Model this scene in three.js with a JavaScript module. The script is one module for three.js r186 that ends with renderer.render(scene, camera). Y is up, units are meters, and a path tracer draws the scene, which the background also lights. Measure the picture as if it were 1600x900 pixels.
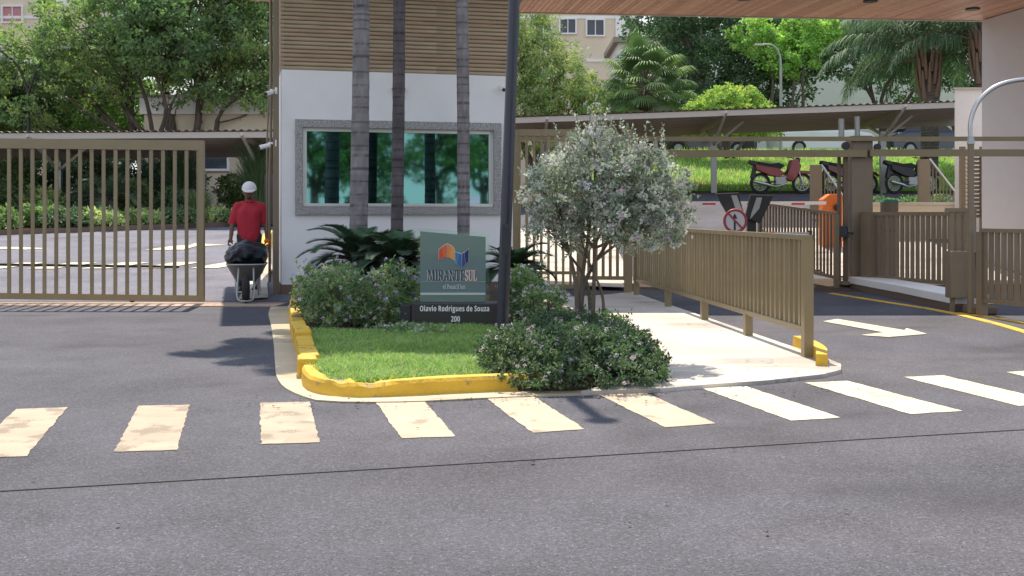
import * as THREE from 'three';
import { mergeGeometries, mergeVertices } from 'three/addons/utils/BufferGeometryUtils.js';
import { RoundedBoxGeometry } from 'three/addons/geometries/RoundedBoxGeometry.js';
import { MarchingCubes } from 'three/addons/objects/MarchingCubes.js';
import { FontLoader } from 'three/addons/loaders/FontLoader.js';
import { TextGeometry } from 'three/addons/geometries/TextGeometry.js';

// ---------------------------------------------------------------- camera, sky, sun, exposure
const scene = new THREE.Scene();
const camera = new THREE.PerspectiveCamera(28.94, 1600 / 900, 0.1, 1200);   // level camera in a car seat, 1.3 m above the street
camera.position.set(0, 1.3, 0);
camera.lookAt(0, 1.3, -10);
camera.setViewOffset(1600, 900, 0, 116, 1600, 900);
scene.add(camera);

const SKY = 0.84;                                                             // brightness of the sky
const SUN = new THREE.Vector3(-0.10, 1.88, -1).normalize();                  // high sun behind the gatehouse, shadows come to the viewer
// hazy summer sky with broken white cloud, the same all round
{
  const w = 512, h = 256, d = new Float32Array(w * h * 4);
  const hs = (x, y, k) => { let q = Math.imul(x, 374761393) ^ Math.imul(y, 668265263) ^ Math.imul(k, 1442695041); q = Math.imul(q ^ (q >>> 13), 1274126177); return ((q ^ (q >>> 16)) >>> 0) / 4294967296; };
  const vn = (x, y, per, k) => { const a = Math.floor(x), b = Math.floor(y), f = x - a, g = y - b, u = f * f * (3 - 2 * f), v = g * g * (3 - 2 * g), m = (t) => ((t % per) + per) % per, L = (p, q, t) => p + (q - p) * t; return L(L(hs(m(a), b, k), hs(m(a + 1), b, k), u), L(hs(m(a), b + 1, k), hs(m(a + 1), b + 1, k), u), v); };
  for (let y = 0; y < h; y++) for (let x = 0; x < w; x++) {
    const el = Math.max(0, (y + 0.5) / h - 0.5) * 2, t = Math.pow(1 - el, 2.2); let c = 0, a = 0.5;
    for (let o = 0; o < 5; o++) { c += a * vn(x / w * 10 * 2 ** o, y / h * 10 * 2 ** o, 10 * 2 ** o, 7 + o); a /= 2; }
    const cl = Math.min(1, Math.max(0, (c - 0.4) / 0.16)) * 0.85, k = (y * w + x) * 4, base = [0.31 + 0.48 * t, 0.47 + 0.4 * t, 0.8 + 0.18 * t], cloud = [1.02, 1.03, 1.06];
    for (let j = 0; j < 3; j++) d[k + j] = SKY * (base[j] + (cloud[j] - base[j]) * cl); d[k + 3] = 1;
  }
  const sky = new THREE.DataTexture(d, w, h, THREE.RGBAFormat, THREE.FloatType);
  sky.mapping = THREE.EquirectangularReflectionMapping; sky.magFilter = THREE.LinearFilter; sky.minFilter = THREE.LinearFilter; sky.needsUpdate = true;
  scene.background = sky; scene.environment = sky;
}
const sun = new THREE.DirectionalLight(0xfff0dc, 4.9);
sun.position.copy(SUN).multiplyScalar(60).add(new THREE.Vector3(0, 0, -14));
sun.target.position.set(0, 0, -14);
sun.castShadow = true;
sun.shadow.mapSize.set(4096, 4096);
Object.assign(sun.shadow.camera, { left: -35, right: 35, top: 45, bottom: -45, near: 1, far: 160 });
scene.add(sun, sun.target);
const renderer = new THREE.WebGLRenderer({ antialias: true });
renderer.shadowMap.enabled = true;
renderer.toneMapping = THREE.LinearToneMapping;
renderer.toneMappingExposure = 1.42;

// ---------------------------------------------------------------- helpers
const V = (x, y, z) => new THREE.Vector3(x, y, z);
const rng = (s) => () => { s = (s + 0x6d2b79f5) | 0; let t = Math.imul(s ^ (s >>> 15), 1 | s); t = (t + Math.imul(t ^ (t >>> 7), 61 | t)) ^ t; return ((t ^ (t >>> 14)) >>> 0) / 4294967296; };
const lerp = (a, b, t) => a + (b - a) * t, clamp = (v, a = 0, b = 1) => Math.min(b, Math.max(a, v));
const sstep = (a, b, v) => { const t = clamp((v - a) / (b - a)); return t * t * (3 - 2 * t); };
const hash = (x, y, s) => { let h = Math.imul(x, 374761393) ^ Math.imul(y, 668265263) ^ Math.imul(s, 2147483647 - 977); h = Math.imul(h ^ (h >>> 13), 1274126177); return ((h ^ (h >>> 16)) >>> 0) / 4294967296; };
const vnoise = (x, y, per, s) => {
  const xi = Math.floor(x), yi = Math.floor(y), fx = x - xi, fy = y - yi, u = fx * fx * (3 - 2 * fx), v = fy * fy * (3 - 2 * fy), m = (a) => per ? ((a % per) + per) % per : a;
  return lerp(lerp(hash(m(xi), m(yi), s), hash(m(xi + 1), m(yi), s), u), lerp(hash(m(xi), m(yi + 1), s), hash(m(xi + 1), m(yi + 1), s), u), v);
};
const fbm = (x, y, per, s, o = 4) => { let a = 0, w = 0.5, t = 0; for (let i = 0; i < o; i++) { a += w * vnoise(x, y, per, s + i * 17); t += w; x *= 2; y *= 2; per *= 2; w *= 0.5; } return a / t; };
const tex = (n, metres, fn, srgb = true) => {                                  // tileable texture, fn(u, v) -> linear rgb
  const d = new Uint8Array(n * n * 4), enc = (c) => 255 * (srgb ? (c <= 0.0031308 ? 12.92 * c : 1.055 * c ** (1 / 2.4) - 0.055) : c);
  for (let y = 0; y < n; y++) for (let x = 0; x < n; x++) { const c = fn(x / n, y / n), k = (y * n + x) * 4; for (let j = 0; j < 3; j++) d[k + j] = clamp(enc(c[j] ?? c[0]), 0, 255); d[k + 3] = 255; }
  const t = new THREE.DataTexture(d, n, n);
  t.wrapS = t.wrapT = THREE.RepeatWrapping; t.magFilter = THREE.LinearFilter; t.minFilter = THREE.LinearMipmapLinearFilter; t.generateMipmaps = true;
  if (srgb) t.colorSpace = THREE.SRGBColorSpace;
  t.repeat.set(1 / metres, 1 / metres); t.needsUpdate = true;
  return t;
};
const rgb = (r, g, b) => new THREE.Color().setRGB(r, g, b);
const mat = (r, g, b, o = {}) => new THREE.MeshStandardMaterial({ color: rgb(r, g, b), roughness: 0.8, ...o });
const phys = (r, g, b, o = {}) => new THREE.MeshPhysicalMaterial({ color: rgb(r, g, b), roughness: 0.5, ...o });
const triUV = (g) => {                                                         // uv in metres from the dominant axis of each face
  const q = g.index ? g.toNonIndexed() : g, p = q.attributes.position, uv = new Float32Array(p.count * 2), a = V(), b = V(), c = V();
  for (let i = 0; i < p.count; i += 3) {
    a.fromBufferAttribute(p, i); b.fromBufferAttribute(p, i + 1); c.fromBufferAttribute(p, i + 2);
    const n = b.clone().sub(a).cross(c.clone().sub(a)), ax = Math.abs(n.x), ay = Math.abs(n.y), az = Math.abs(n.z);
    [a, b, c].forEach((v, k) => { const [s, t] = ay >= ax && ay >= az ? [v.x, v.z] : ax >= az ? [v.z, v.y] : [v.x, v.y]; uv[(i + k) * 2] = s; uv[(i + k) * 2 + 1] = t; });
  }
  q.setAttribute('uv', new THREE.BufferAttribute(uv, 2));
  return q;
};
const taken = {};
const numbered = (n) => { const k = taken[n] = (taken[n] ?? -1) + 1; return k ? n + '_' + String(k).padStart(3, '0') : n; };
const strip = (g) => { for (const k of Object.keys(g.attributes)) if (!['position', 'normal', 'uv', 'color'].includes(k)) g.deleteAttribute(k); return g; };
const join = (gs) => gs.length === 1 ? gs[0] : mergeGeometries(gs.map((g) => { let q = g.index ? g.toNonIndexed() : g; strip(q); if (!q.attributes.uv) q.setAttribute('uv', new THREE.BufferAttribute(new Float32Array(q.attributes.position.count * 2), 2)); if (!q.attributes.normal) q.computeVertexNormals(); return q; }));
const part = (parent, name, g, m) => {                                         // one named mesh under its thing
  if (Array.isArray(g)) g = join(g);
  if ((m.map || m.bumpMap) && !m.userData.ownUV) g = triUV(g);
  const o = new THREE.Mesh(g, m); o.name = name; o.castShadow = o.receiveShadow = true; parent.add(o);
  return o;
};
const thing = (name, label, category, pos = [0, 0, 0], turn = 0, group) => {
  const o = new THREE.Group(); o.name = numbered(name); o.position.set(...pos); o.rotation.y = turn;
  o.userData = { label, category }; if (group) o.userData.group = group;
  scene.add(o); return o;
};
const single = (name, label, category, g, m, group) => { const o = part(scene, numbered(name), g, m); o.userData = { label, category }; if (group) o.userData.group = group; return o; };
const struct = (name, label, g, m) => { const o = part(scene, numbered(name), g, m); o.userData = { kind: 'structure', label }; return o; };
const structGroup = (name, label) => { const o = new THREE.Group(); o.name = numbered(name); o.userData = { kind: 'structure', label }; scene.add(o); return o; };
const copyOf = (o, pos, turn = 0, label) => { const c = o.clone(); c.name = numbered(o.name.replace(/_\d{3}$/, '')); c.userData = { ...o.userData }; if (label) c.userData.label = label; c.position.set(...pos); c.rotation.y = turn; scene.add(c); return c; };
const box = (w, h, d, x = 0, y = 0, z = 0) => new THREE.BoxGeometry(w, h, d).translate(x, y, z);
const rbox = (w, h, d, x = 0, y = 0, z = 0, r = 0.01) => new RoundedBoxGeometry(w, h, d, 2, r).translate(x, y, z);
const cyl = (r0, r1, h, x = 0, y = 0, z = 0, n = 16) => new THREE.CylinderGeometry(r1, r0, h, n).translate(x, y + h / 2, z);
const beam = (p, q, w, h) => {                                                 // box from p to q, w across, h upright
  const d = q.clone().sub(p), L = d.length(), g = new THREE.BoxGeometry(w, h, L);
  const m = new THREE.Matrix4().lookAt(p, q, V(0, 1, 0)); g.applyMatrix4(m); return g.translate((p.x + q.x) / 2, (p.y + q.y) / 2, (p.z + q.z) / 2);
};
const tube = (pts, r0, r1 = r0, rad = 8, seg = 12) => {                        // tapered round tube through points
  const c = pts.length > 2 ? new THREE.CatmullRomCurve3(pts) : new THREE.LineCurve3(pts[0], pts[1]), P = [], N = [], U = [], I = [], fr = c.computeFrenetFrames(seg, false), L = c.getLength();
  for (let i = 0; i <= seg; i++) {
    const p = c.getPointAt(i / seg), r = typeof r0 === 'function' ? r0(i / seg) : lerp(r0, r1, i / seg);
    for (let j = 0; j <= rad; j++) { const a = j / rad * Math.PI * 2, n = fr.normals[i].clone().multiplyScalar(Math.cos(a)).addScaledVector(fr.binormals[i], Math.sin(a)); P.push(p.x + n.x * r, p.y + n.y * r, p.z + n.z * r); N.push(n.x, n.y, n.z); U.push(j / rad * 6.28 * r, i / seg * L); }
  }
  for (let i = 0; i < seg; i++) for (let j = 0; j < rad; j++) { const a = i * (rad + 1) + j, b = a + rad + 1; I.push(a, a + 1, b, b, a + 1, b + 1); }
  for (const [i, s] of [[0, 1], [seg, -1]]) { const p = c.getPointAt(i / seg), k = P.length / 3; P.push(p.x, p.y, p.z); const t = fr.tangents[i]; N.push(-t.x * s, -t.y * s, -t.z * s); U.push(0, 0); for (let j = 0; j < rad; j++) I.push(k, i * (rad + 1) + j + (s > 0 ? 1 : 0), i * (rad + 1) + j + (s > 0 ? 0 : 1)); }
  const g = new THREE.BufferGeometry();
  g.setAttribute('position', new THREE.Float32BufferAttribute(P, 3)); g.setAttribute('normal', new THREE.Float32BufferAttribute(N, 3)); g.setAttribute('uv', new THREE.Float32BufferAttribute(U, 2)); g.setIndex(I);
  return g;
};
const extr = (pts, depth, bevel = 0) => new THREE.ExtrudeGeometry(new THREE.Shape(pts.map(([x, y]) => new THREE.Vector2(x, y))), { depth, bevelEnabled: bevel > 0, bevelSize: bevel, bevelThickness: bevel, bevelSegments: 2, curveSegments: 10 });
const slab = (pts, top, thick, bevel = 0) => extr(pts.map(([x, z]) => [x, -z]), thick, bevel).rotateX(-Math.PI / 2).translate(0, top - thick - bevel, 0);   // plan outline (x, z) as a slab
const sweep = (path, prof, lift) => {                                          // closed profile (across, up) carried along a plan path
  const P = [], I = [], n = prof.length, dir = (i) => { const a = path[Math.max(0, i - 1)], b = path[Math.min(path.length - 1, i + 1)], d = [b[0] - a[0], b[1] - a[1]], l = Math.hypot(...d); return [d[0] / l, d[1] / l]; };
  path.forEach(([x, z], i) => { const [dx, dz] = dir(i); prof.forEach(([a, u]) => P.push(x - dz * a, u + (lift ? lift(x, z) : 0), z + dx * a)); });
  for (let i = 0; i < path.length - 1; i++) for (let j = 0; j < n; j++) { const a = i * n + j, b = i * n + (j + 1) % n; I.push(a, a + n, b, b, a + n, b + n); }
  for (let j = 1; j < n - 1; j++) { I.push(0, j, j + 1); const e = (path.length - 1) * n; I.push(e, e + j + 1, e + j); }
  const g = new THREE.BufferGeometry(); g.setAttribute('position', new THREE.Float32BufferAttribute(P, 3)); g.setIndex(I);
  const q = g.toNonIndexed(); q.computeVertexNormals(); return q;
};
const dense = (path, step) => { const o = []; for (let i = 0; i < path.length - 1; i++) { const [a, b] = [path[i], path[i + 1]], n = Math.max(1, Math.round(Math.hypot(b[0] - a[0], b[1] - a[1]) / step)); for (let k = 0; k < n; k++) o.push([lerp(a[0], b[0], k / n), lerp(a[1], b[1], k / n)]); } o.push(path.at(-1)); return o; };
const smooth = (pts, n) => new THREE.CatmullRomCurve3(pts.map(([x, z]) => V(x, 0, z)), false, 'centripetal').getSpacedPoints(n).map((p) => [p.x, p.z]);
const jitter = (g, amp, freq, s) => { const p = g.attributes.position; for (let i = 0; i < p.count; i++) { const x = p.getX(i), y = p.getY(i), z = p.getZ(i), f = (k) => (fbm(x * freq + k * 7.3 + y * 3.1, z * freq - k * 3.7 + y * freq, 0, s + k, 3) - 0.5) * 2 * amp; p.setXYZ(i, x + f(1), y + f(2), z + f(3)); } g.computeVertexNormals(); return g; };

class Leaves {                                                                // collects leaf-sized faces into one geometry
  constructor() { this.p = []; this.c = []; this.i = []; }
  leaf(c, a, b, L, W, col, fold = 0.12) {
    const k = this.p.length / 3, n = V().crossVectors(a, b), f = fold * W;
    const put = (s, t, h) => this.p.push(c.x + a.x * s + b.x * t + n.x * h, c.y + a.y * s + b.y * t + n.y * h, c.z + a.z * s + b.z * t + n.z * h);
    put(0, 0, 0); put(L * 0.45, W / 2, f); put(L, 0, 0); put(L * 0.45, -W / 2, f);
    for (let j = 0; j < 4; j++) this.c.push(col[0], col[1], col[2]);
    this.i.push(k, k + 2, k + 1, k, k + 3, k + 2);
  }
  ribbon(pts, side, W, col, tip = 0.15) {                                      // a blade through points, narrowing to its tip
    const k = this.p.length / 3, n = pts.length;
    pts.forEach((p, i) => { const t = i / (n - 1), w = W / 2 * lerp(1, tip, t * t) * (i === 0 ? 0.6 : 1); this.p.push(p.x - side.x * w, p.y - side.y * w, p.z - side.z * w, p.x + side.x * w, p.y + side.y * w, p.z + side.z * w); this.c.push(...col, ...col); });
    for (let i = 0; i < n - 1; i++) { const a = k + i * 2; this.i.push(a, a + 1, a + 2, a + 2, a + 1, a + 3); }
  }
  geo() { const g = new THREE.BufferGeometry(); g.setAttribute('position', new THREE.Float32BufferAttribute(this.p, 3)); g.setAttribute('color', new THREE.Float32BufferAttribute(this.c, 3)); g.setIndex(this.i); g.computeVertexNormals(); return g; }
}
const gauss = (r) => { let s = 0; for (let i = 0; i < 4; i++) s += r(); return (s - 2) * 0.87; };
const unit = (r) => { const z = r() * 2 - 1, a = r() * 6.2832, q = Math.sqrt(1 - z * z); return V(q * Math.cos(a), z, q * Math.sin(a)); };
const across = (a, r) => { const b = unit(r).cross(a); return b.lengthSq() < 1e-4 ? V(1, 0, 0) : b.normalize(); };
const pick = (r, cols) => { const c = cols[Math.floor(r() * cols.length)], k = 0.75 + r() * 0.5; return [c[0] * k, c[1] * k, c[2] * k]; };

// height of the land: level street, drives that climb beyond the gates, bank on the right
const land = (x, z) => {
  const s = -z, L = 0.07 * clamp(s - 16, 0, 18), Rr = 0.145 * clamp(s - 20, 0, 13) + 0.176 * clamp(s - 33.8, 0, 10.4);
  return lerp(L, Rr, sstep(-3, 4, x));
};

// ---------------------------------------------------------------- materials
const grain = (n, s) => (u, v) => { const a = hash(Math.floor(u * n), Math.floor(v * n), s); return a; };
const asphaltTex = tex(1024, 2.6, (u, v) => {
  const g = vnoise(u * 512, v * 512, 512, 3), g2 = vnoise(u * 230, v * 230, 230, 4), b = fbm(u * 6, v * 6, 6, 9, 5);
  let k = 0.45 + 0.8 * g * g2 + 0.5 * b + (g > 0.8 && g2 > 0.5 ? 0.8 : 0) - (g < 0.22 ? 0.32 : 0);
  k *= 0.071; return [k * 1.0, k * 1.03, k * 1.32];
});
const asphaltBump = tex(1024, 2.6, (u, v) => { const g = vnoise(u * 512, v * 512, 512, 3) * 0.6 + vnoise(u * 230, v * 230, 230, 4) * 0.4; return [g, g, g]; }, false);
const concreteTex = tex(1024, 3.2, (u, v) => {
  const b = fbm(u * 5, v * 5, 5, 21, 6), g = vnoise(u * 400, v * 400, 400, 22), st = fbm(u * 3, v * 14, 14, 31, 4), c = Math.abs(fbm(u * 4, v * 4, 4, 77, 4) - 0.5);
  let k = 0.36 + 0.24 * b + 0.07 * g - 0.14 * sstep(0.55, 0.75, st); if (c < 0.006) k *= 0.75;
  return [k * 1.04, k * 0.985, k * 0.9];
});
const plasterTex = tex(512, 2.5, (u, v) => { const k = 0.9 + 0.1 * fbm(u * 6, v * 6, 6, 41, 5) + 0.02 * grain(512, 5)(u, v); return [k, k, k]; });
const plasterBump = tex(512, 0.8, (u, v) => { const g = fbm(u * 60, v * 60, 60, 43, 3); return [g, g, g]; }, false);
const graniteTex = tex(512, 0.5, (u, v) => { const a = vnoise(u * 90, v * 90, 90, 51), b = vnoise(u * 150, v * 150, 150, 52), k = a > 0.62 ? 0.5 : b > 0.66 ? 0.06 : 0.22 + 0.12 * b; return [k, k * 0.98, k * 0.97]; });
const paintTex = (tint, worn, s) => tex(512, 1.3, (u, v) => {
  const w = fbm(u * 9, v * 9, 9, s, 5), g = vnoise(u * 256, v * 256, 256, s + 1), d = fbm(u * 4, v * 10, 10, s + 5, 4);
  const bare = sstep(worn - 0.03, worn + 0.05, w + 0.25 * (g - 0.5)), dirt = 0.75 + 0.4 * d + 0.1 * g;
  return tint.map((c, j) => lerp(c * dirt, c * 0.6 + 0.01, bare));
});
const yellowTex = tex(512, 1.1, (u, v) => { const w = fbm(u * 7, v * 7, 7, 61, 5), g = vnoise(u * 200, v * 200, 200, 62), bare = sstep(0.66, 0.74, w + 0.2 * (g - 0.5)), d = 0.8 + 0.35 * fbm(u * 5, v * 12, 12, 65, 4); return [lerp(0.68 * d, 0.26, bare), lerp(0.42 * d, 0.2, bare), lerp(0.035 * d, 0.13, bare)]; });
const roughBump = tex(512, 0.6, (u, v) => { const g = fbm(u * 40, v * 40, 40, 71, 4); return [g, g, g]; }, false);
const soilTex = tex(512, 1.5, (u, v) => { const b = fbm(u * 12, v * 12, 12, 81, 5), g = vnoise(u * 180, v * 180, 180, 82), k = 0.5 + 0.7 * b * g + 0.3 * b; return [0.09 * k, 0.06 * k, 0.04 * k]; });
const turfTex = tex(1024, 6, (u, v) => { const b = fbm(u * 7, v * 7, 7, 91, 5), g = vnoise(u * 300, v * 300, 300, 92), d = sstep(0.5, 0.66, fbm(u * 5, v * 5, 5, 95, 4)), k = 0.6 + 0.8 * g * b + 0.2 * g; return [lerp(0.10, 0.2, d) * k, lerp(0.2, 0.19, d) * k, lerp(0.035, 0.075, d) * k]; });
const woodTex = (r, g, b, s) => tex(256, 1.2, (u, v) => { const w = fbm(u * 3, v * 40, 40, s, 4), k = 0.7 + 0.6 * w; return [r * k, g * k, b * k]; });
const barkTex = tex(512, 1, (u, v) => { const w = fbm(u * 20, v * 5, 20, 111, 5), k = 0.5 + w; return [0.13 * k, 0.105 * k, 0.085 * k]; });

const M = {
  asphalt: mat(1, 1, 1, { map: asphaltTex, bumpMap: asphaltBump, bumpScale: 0.006, roughness: 0.86, vertexColors: true }),
  concrete: mat(1, 0.96, 0.93, { map: concreteTex, bumpMap: roughBump, bumpScale: 0.003, roughness: 0.9 }),
  kerbstone: mat(0.95, 0.84, 0.66, { map: concreteTex, bumpMap: roughBump, bumpScale: 0.004, roughness: 0.95 }),
  pinkConcrete: mat(0.95, 0.74, 0.62, { map: concreteTex, roughness: 0.95 }),
  yellow: mat(1, 1, 1, { map: yellowTex, bumpMap: roughBump, bumpScale: 0.004, roughness: 0.7 }),
  paintOld: mat(1, 1, 1, { map: paintTex([0.40, 0.33, 0.25], 0.62, 131), roughness: 0.85 }),
  paintMid: mat(1, 1, 1, { map: paintTex([0.47, 0.39, 0.29], 0.72, 141), roughness: 0.85 }),
  paintNew: mat(1, 1, 1, { map: paintTex([0.60, 0.55, 0.39], 0.74, 151), roughness: 0.8 }),
  plaster: mat(0.82, 0.81, 0.80, { map: plasterTex, bumpMap: plasterBump, bumpScale: 0.002, roughness: 0.9 }),
  plasterGrey: mat(0.6, 0.585, 0.595, { map: plasterTex, bumpMap: plasterBump, bumpScale: 0.002, roughness: 0.9 }),
  cream: mat(0.72, 0.62, 0.47, { map: plasterTex, roughness: 0.9 }),
  white: mat(0.8, 0.79, 0.77, { roughness: 0.7 }),
  plinth: mat(0.16, 0.11, 0.08, { roughness: 0.85 }),
  granite: mat(1, 1, 1, { map: graniteTex, roughness: 0.4 }),
  alu: mat(0.6, 0.6, 0.6, { metalness: 0.8, roughness: 0.4 }),
  mirror: phys(0.13, 0.31, 0.3, { metalness: 1, roughness: 0.03 }),
  slatTan: mat(1, 1, 1, { map: woodTex(0.42, 0.33, 0.22, 161), roughness: 0.6 }),
  slatTan2: mat(0.9, 0.86, 0.84, { map: woodTex(0.42, 0.32, 0.215, 162), roughness: 0.6 }),
  soffitA: mat(1, 1, 1, { map: woodTex(0.6, 0.34, 0.235, 171), roughness: 0.45 }),
  soffitB: mat(0.85, 0.8, 0.78, { map: woodTex(0.58, 0.33, 0.23, 172), roughness: 0.45 }),
  soffitC: mat(1.1, 1.08, 1.05, { map: woodTex(0.6, 0.36, 0.26, 173), roughness: 0.45 }),
  dark: mat(0.025, 0.024, 0.026, { roughness: 0.5 }),
  tanPaint: phys(0.245, 0.19, 0.1, { roughness: 0.42, clearcoat: 0.15 }),
  tanDull: phys(0.21, 0.16, 0.105, { roughness: 0.5 }),
  navy: phys(0.02, 0.022, 0.038, { roughness: 0.4, clearcoat: 0.2 }),
  steel: mat(0.5, 0.5, 0.5, { metalness: 0.9, roughness: 0.35 }),
  galv: mat(0.38, 0.39, 0.38, { metalness: 0.6, roughness: 0.5 }),
  roofing: mat(0.34, 0.28, 0.24, { roughness: 0.75 }),
  fascia: mat(0.5, 0.45, 0.4, { roughness: 0.7 }),
  soil: mat(1, 1, 1, { map: soilTex, bumpMap: roughBump, bumpScale: 0.02, roughness: 1 }),
  mulch: mat(1.8, 0.95, 0.7, { map: soilTex, bumpMap: roughBump, bumpScale: 0.03, roughness: 1 }),
  turf: mat(1.4, 1.4, 1.2, { map: turfTex, bumpMap: roughBump, bumpScale: 0.03, roughness: 1 }),
  bark: mat(1, 1, 1, { map: barkTex, bumpMap: barkTex, bumpScale: 0.02, roughness: 0.95 }),
  barkDark: mat(0.6, 0.55, 0.52, { map: barkTex, bumpMap: barkTex, bumpScale: 0.02, roughness: 0.95 }),
  palmBark: mat(1, 1, 1, { vertexColors: true, roughness: 0.9, bumpMap: roughBump, bumpScale: 0.004 }),
  leaf: phys(2.8, 2.8, 2.6, { vertexColors: true, roughness: 1, transmission: 0.5, thickness: 0 }),
  glossLeaf: phys(1.8, 1.8, 1.8, { vertexColors: true, roughness: 0.8, specularIntensity: 0.5, transmission: 0.3, thickness: 0 }),
  sageLeaf: phys(1.7, 1.7, 1.7, { vertexColors: true, roughness: 1, transmission: 0.35, thickness: 0 }),
  petal: phys(1, 1, 1, { vertexColors: true, roughness: 0.9, transmission: 0.3, thickness: 0 }),
  red: phys(0.2, 0.012, 0.02, { roughness: 0.35, clearcoat: 0.6 }),
  rubber: mat(0.02, 0.02, 0.02, { roughness: 0.85 }),
  orange: phys(0.75, 0.17, 0.02, { roughness: 0.45 }),
  glassDark: phys(0.02, 0.025, 0.03, { roughness: 0.06 }),
};
M.palmBark.userData.ownUV = true;
// painted steel: faint uneven dirt; three variants so that bars differ
const steelTex = tex(512, 1.4, (u, v) => { const d = fbm(u * 8, v * 8, 8, 181, 5), c = fbm(u * 26, v * 26, 26, 187, 3), k = 0.85 + 0.22 * d + 0.06 * c; return [k, k * 0.995, k * 0.98]; });
const steelSet = (m) => [1, 0.93, 1.06].map((k, i) => { const q = m.clone(), t = steelTex.clone(); t.offset.set(0.37 * i, 0.21 * i); t.needsUpdate = true; q.map = t; q.color.multiplyScalar(k); return q; });
const TAN = steelSet(M.tanPaint), DULL = steelSet(M.tanDull);
M.tanPaint = TAN[0]; M.tanDull = DULL[0];

// ---------------------------------------------------------------- ground, roads, markings
const gridSheet = (x0, x1, z0, z1, step, yoff, colour) => {
  const nx = Math.round((x1 - x0) / step), nz = Math.round((z1 - z0) / step), P = [], C = [], I = [];
  for (let j = 0; j <= nz; j++) for (let i = 0; i <= nx; i++) { const x = lerp(x0, x1, i / nx), z = lerp(z0, z1, j / nz); P.push(x, land(x, z) + yoff, z); if (colour) C.push(...colour(x, z)); }
  for (let j = 0; j < nz; j++) for (let i = 0; i < nx; i++) { const a = j * (nx + 1) + i, b = a + nx + 1; I.push(a, b, a + 1, a + 1, b, b + 1); }
  const g = new THREE.BufferGeometry(); g.setAttribute('position', new THREE.Float32BufferAttribute(P, 3)); if (colour) g.setAttribute('color', new THREE.Float32BufferAttribute(C, 3)); g.setIndex(I); g.computeVertexNormals(); return g;
};
struct('ground', 'broad dry earth under and around the road', gridSheet(-140, 140, -220, 90, 4, -0.06), M.soil);
struct('asphalt_road', 'worn purple-grey asphalt street and entrance drives', gridSheet(-30, 30, -34, 8, 0.25, 0, (x, z) => {
  const dust = sstep(0.5, 0.72, fbm(x * 0.35 + 9, z * 0.9, 0, 201, 4)) * sstep(-4, 5, x), patch = 0.82 + 0.36 * fbm(x * 0.5, z * 1.1, 0, 205, 4), fine = 0.9 + 0.2 * fbm(x * 2.2, z * 3.5, 0, 208, 3);
  const track = 0.9 + 0.2 * fbm(x * 0.16 + 40, (z + 0.27 * x) * 1.7, 0, 213, 4), spot = 1 - 0.35 * sstep(0.7, 0.8, fbm(x * 1.3 + 3, z * 2.1, 0, 217, 3)), old = 1 + 1.15 * sstep(16.1, 16.5, -z) * sstep(-2.6, -3.2, x);
  const k = patch * fine * track * spot * old; return [k * (1 + 0.12 * dust), k * (1 + 0.04 * dust), k * (1 - 0.02 * dust)];
}), M.asphalt);
struct('far_verge', 'grass verge on the opposite side of the street', box(70, 0.12, 40, 0, 0.06, 28), M.turf);

// zebra crossing across the street: each bar is four plan corners
const zebra = structGroup('crosswalk', 'worn cream zebra crossing painted across the street');
const quad = (pts, y, s) => { const q = []; for (const [x, z] of pts) q.push([x, z]); const g = slab(dense([...q, q[0]], 0.04).slice(0, -1).map(([x, z]) => [x + 0.024 * (fbm(x * 16, z * 16, 0, s, 3) - 0.5), z + 0.024 * (fbm(x * 16 + 5, z * 16, 0, s + 1, 3) - 0.5)]), y, 0.003); return g; };
[[[-3.29, -7.41], [-2.98, -7.48], [-2.60, -5.97], [-2.92, -5.92]], [[-2.52, -7.53], [-2.19, -7.58], [-1.84, -6.13], [-2.17, -6.08]], [[-1.73, -7.66], [-1.40, -7.70], [-1.09, -6.33], [-1.41, -6.28]], [[-0.95, -7.74], [-0.62, -7.78], [-0.33, -6.5], [-0.64, -6.45]],
  [[-0.20, -7.93], [0.14, -7.98], [0.44, -6.72], [0.12, -6.61]], [[0.62, -8.0], [0.96, -8.1], [1.26, -6.9], [0.93, -6.78]], [[1.41, -8.30], [1.76, -8.38], [2.09, -7.1], [1.75, -7.0]], [[2.25, -8.56], [2.60, -8.66], [2.96, -7.34], [2.58, -7.23]],
  [[3.11, -8.86], [3.46, -8.96], [3.78, -7.62], [3.42, -7.54]], [[4.05, -9.14], [4.38, -9.26], [4.62, -7.9], [4.26, -7.82]], [[4.9, -9.4], [5.25, -9.5], [5.5, -8.15], [5.14, -8.07]]].forEach((p, i) => part(zebra, 'stripe', quad(p, 0.0045, 300 + i), i < 3 ? M.paintOld : i < 6 ? M.paintMid : M.paintNew));
// markings on the climbing drive inside the gate
const drape = (pts, lift, m, parent, name) => { const g = new THREE.ShapeGeometry(new THREE.Shape(pts.map(([x, z]) => new THREE.Vector2(x, -z)))).rotateX(-Math.PI / 2), p = g.attributes.position; for (let i = 0; i < p.count; i++) p.setY(i, land(p.getX(i), p.getZ(i)) + lift); g.computeVertexNormals(); return part(parent, name, g, m); };
const inner = structGroup('inner_crosswalk', 'cream zebra crossing on the drive behind the sliding gate');
for (let i = 0; i < 9; i++) { const x = -4.3 - i * 0.98, z = -20.3 + 0.03 * i; drape([[x - 0.5, z], [x - 0.02, z - 0.02], [x + 0.42, z - 1.0], [x - 0.07, z - 1.0]].map(([a, b]) => [a - 1.05, b]), 0.012, M.paintNew, inner, 'stripe'); }
const arrows = structGroup('drive_arrows', 'pale painted arrows on the drive behind the sliding gate');
drape([[-7.75, -23.5], [-6.95, -23.6], [-6.9, -24.3], [-6.3, -24.6], [-7.1, -25.0], [-7.1, -24.6], [-7.4, -24.4]], 0.012, M.paintNew, arrows, 'arrow');
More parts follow.
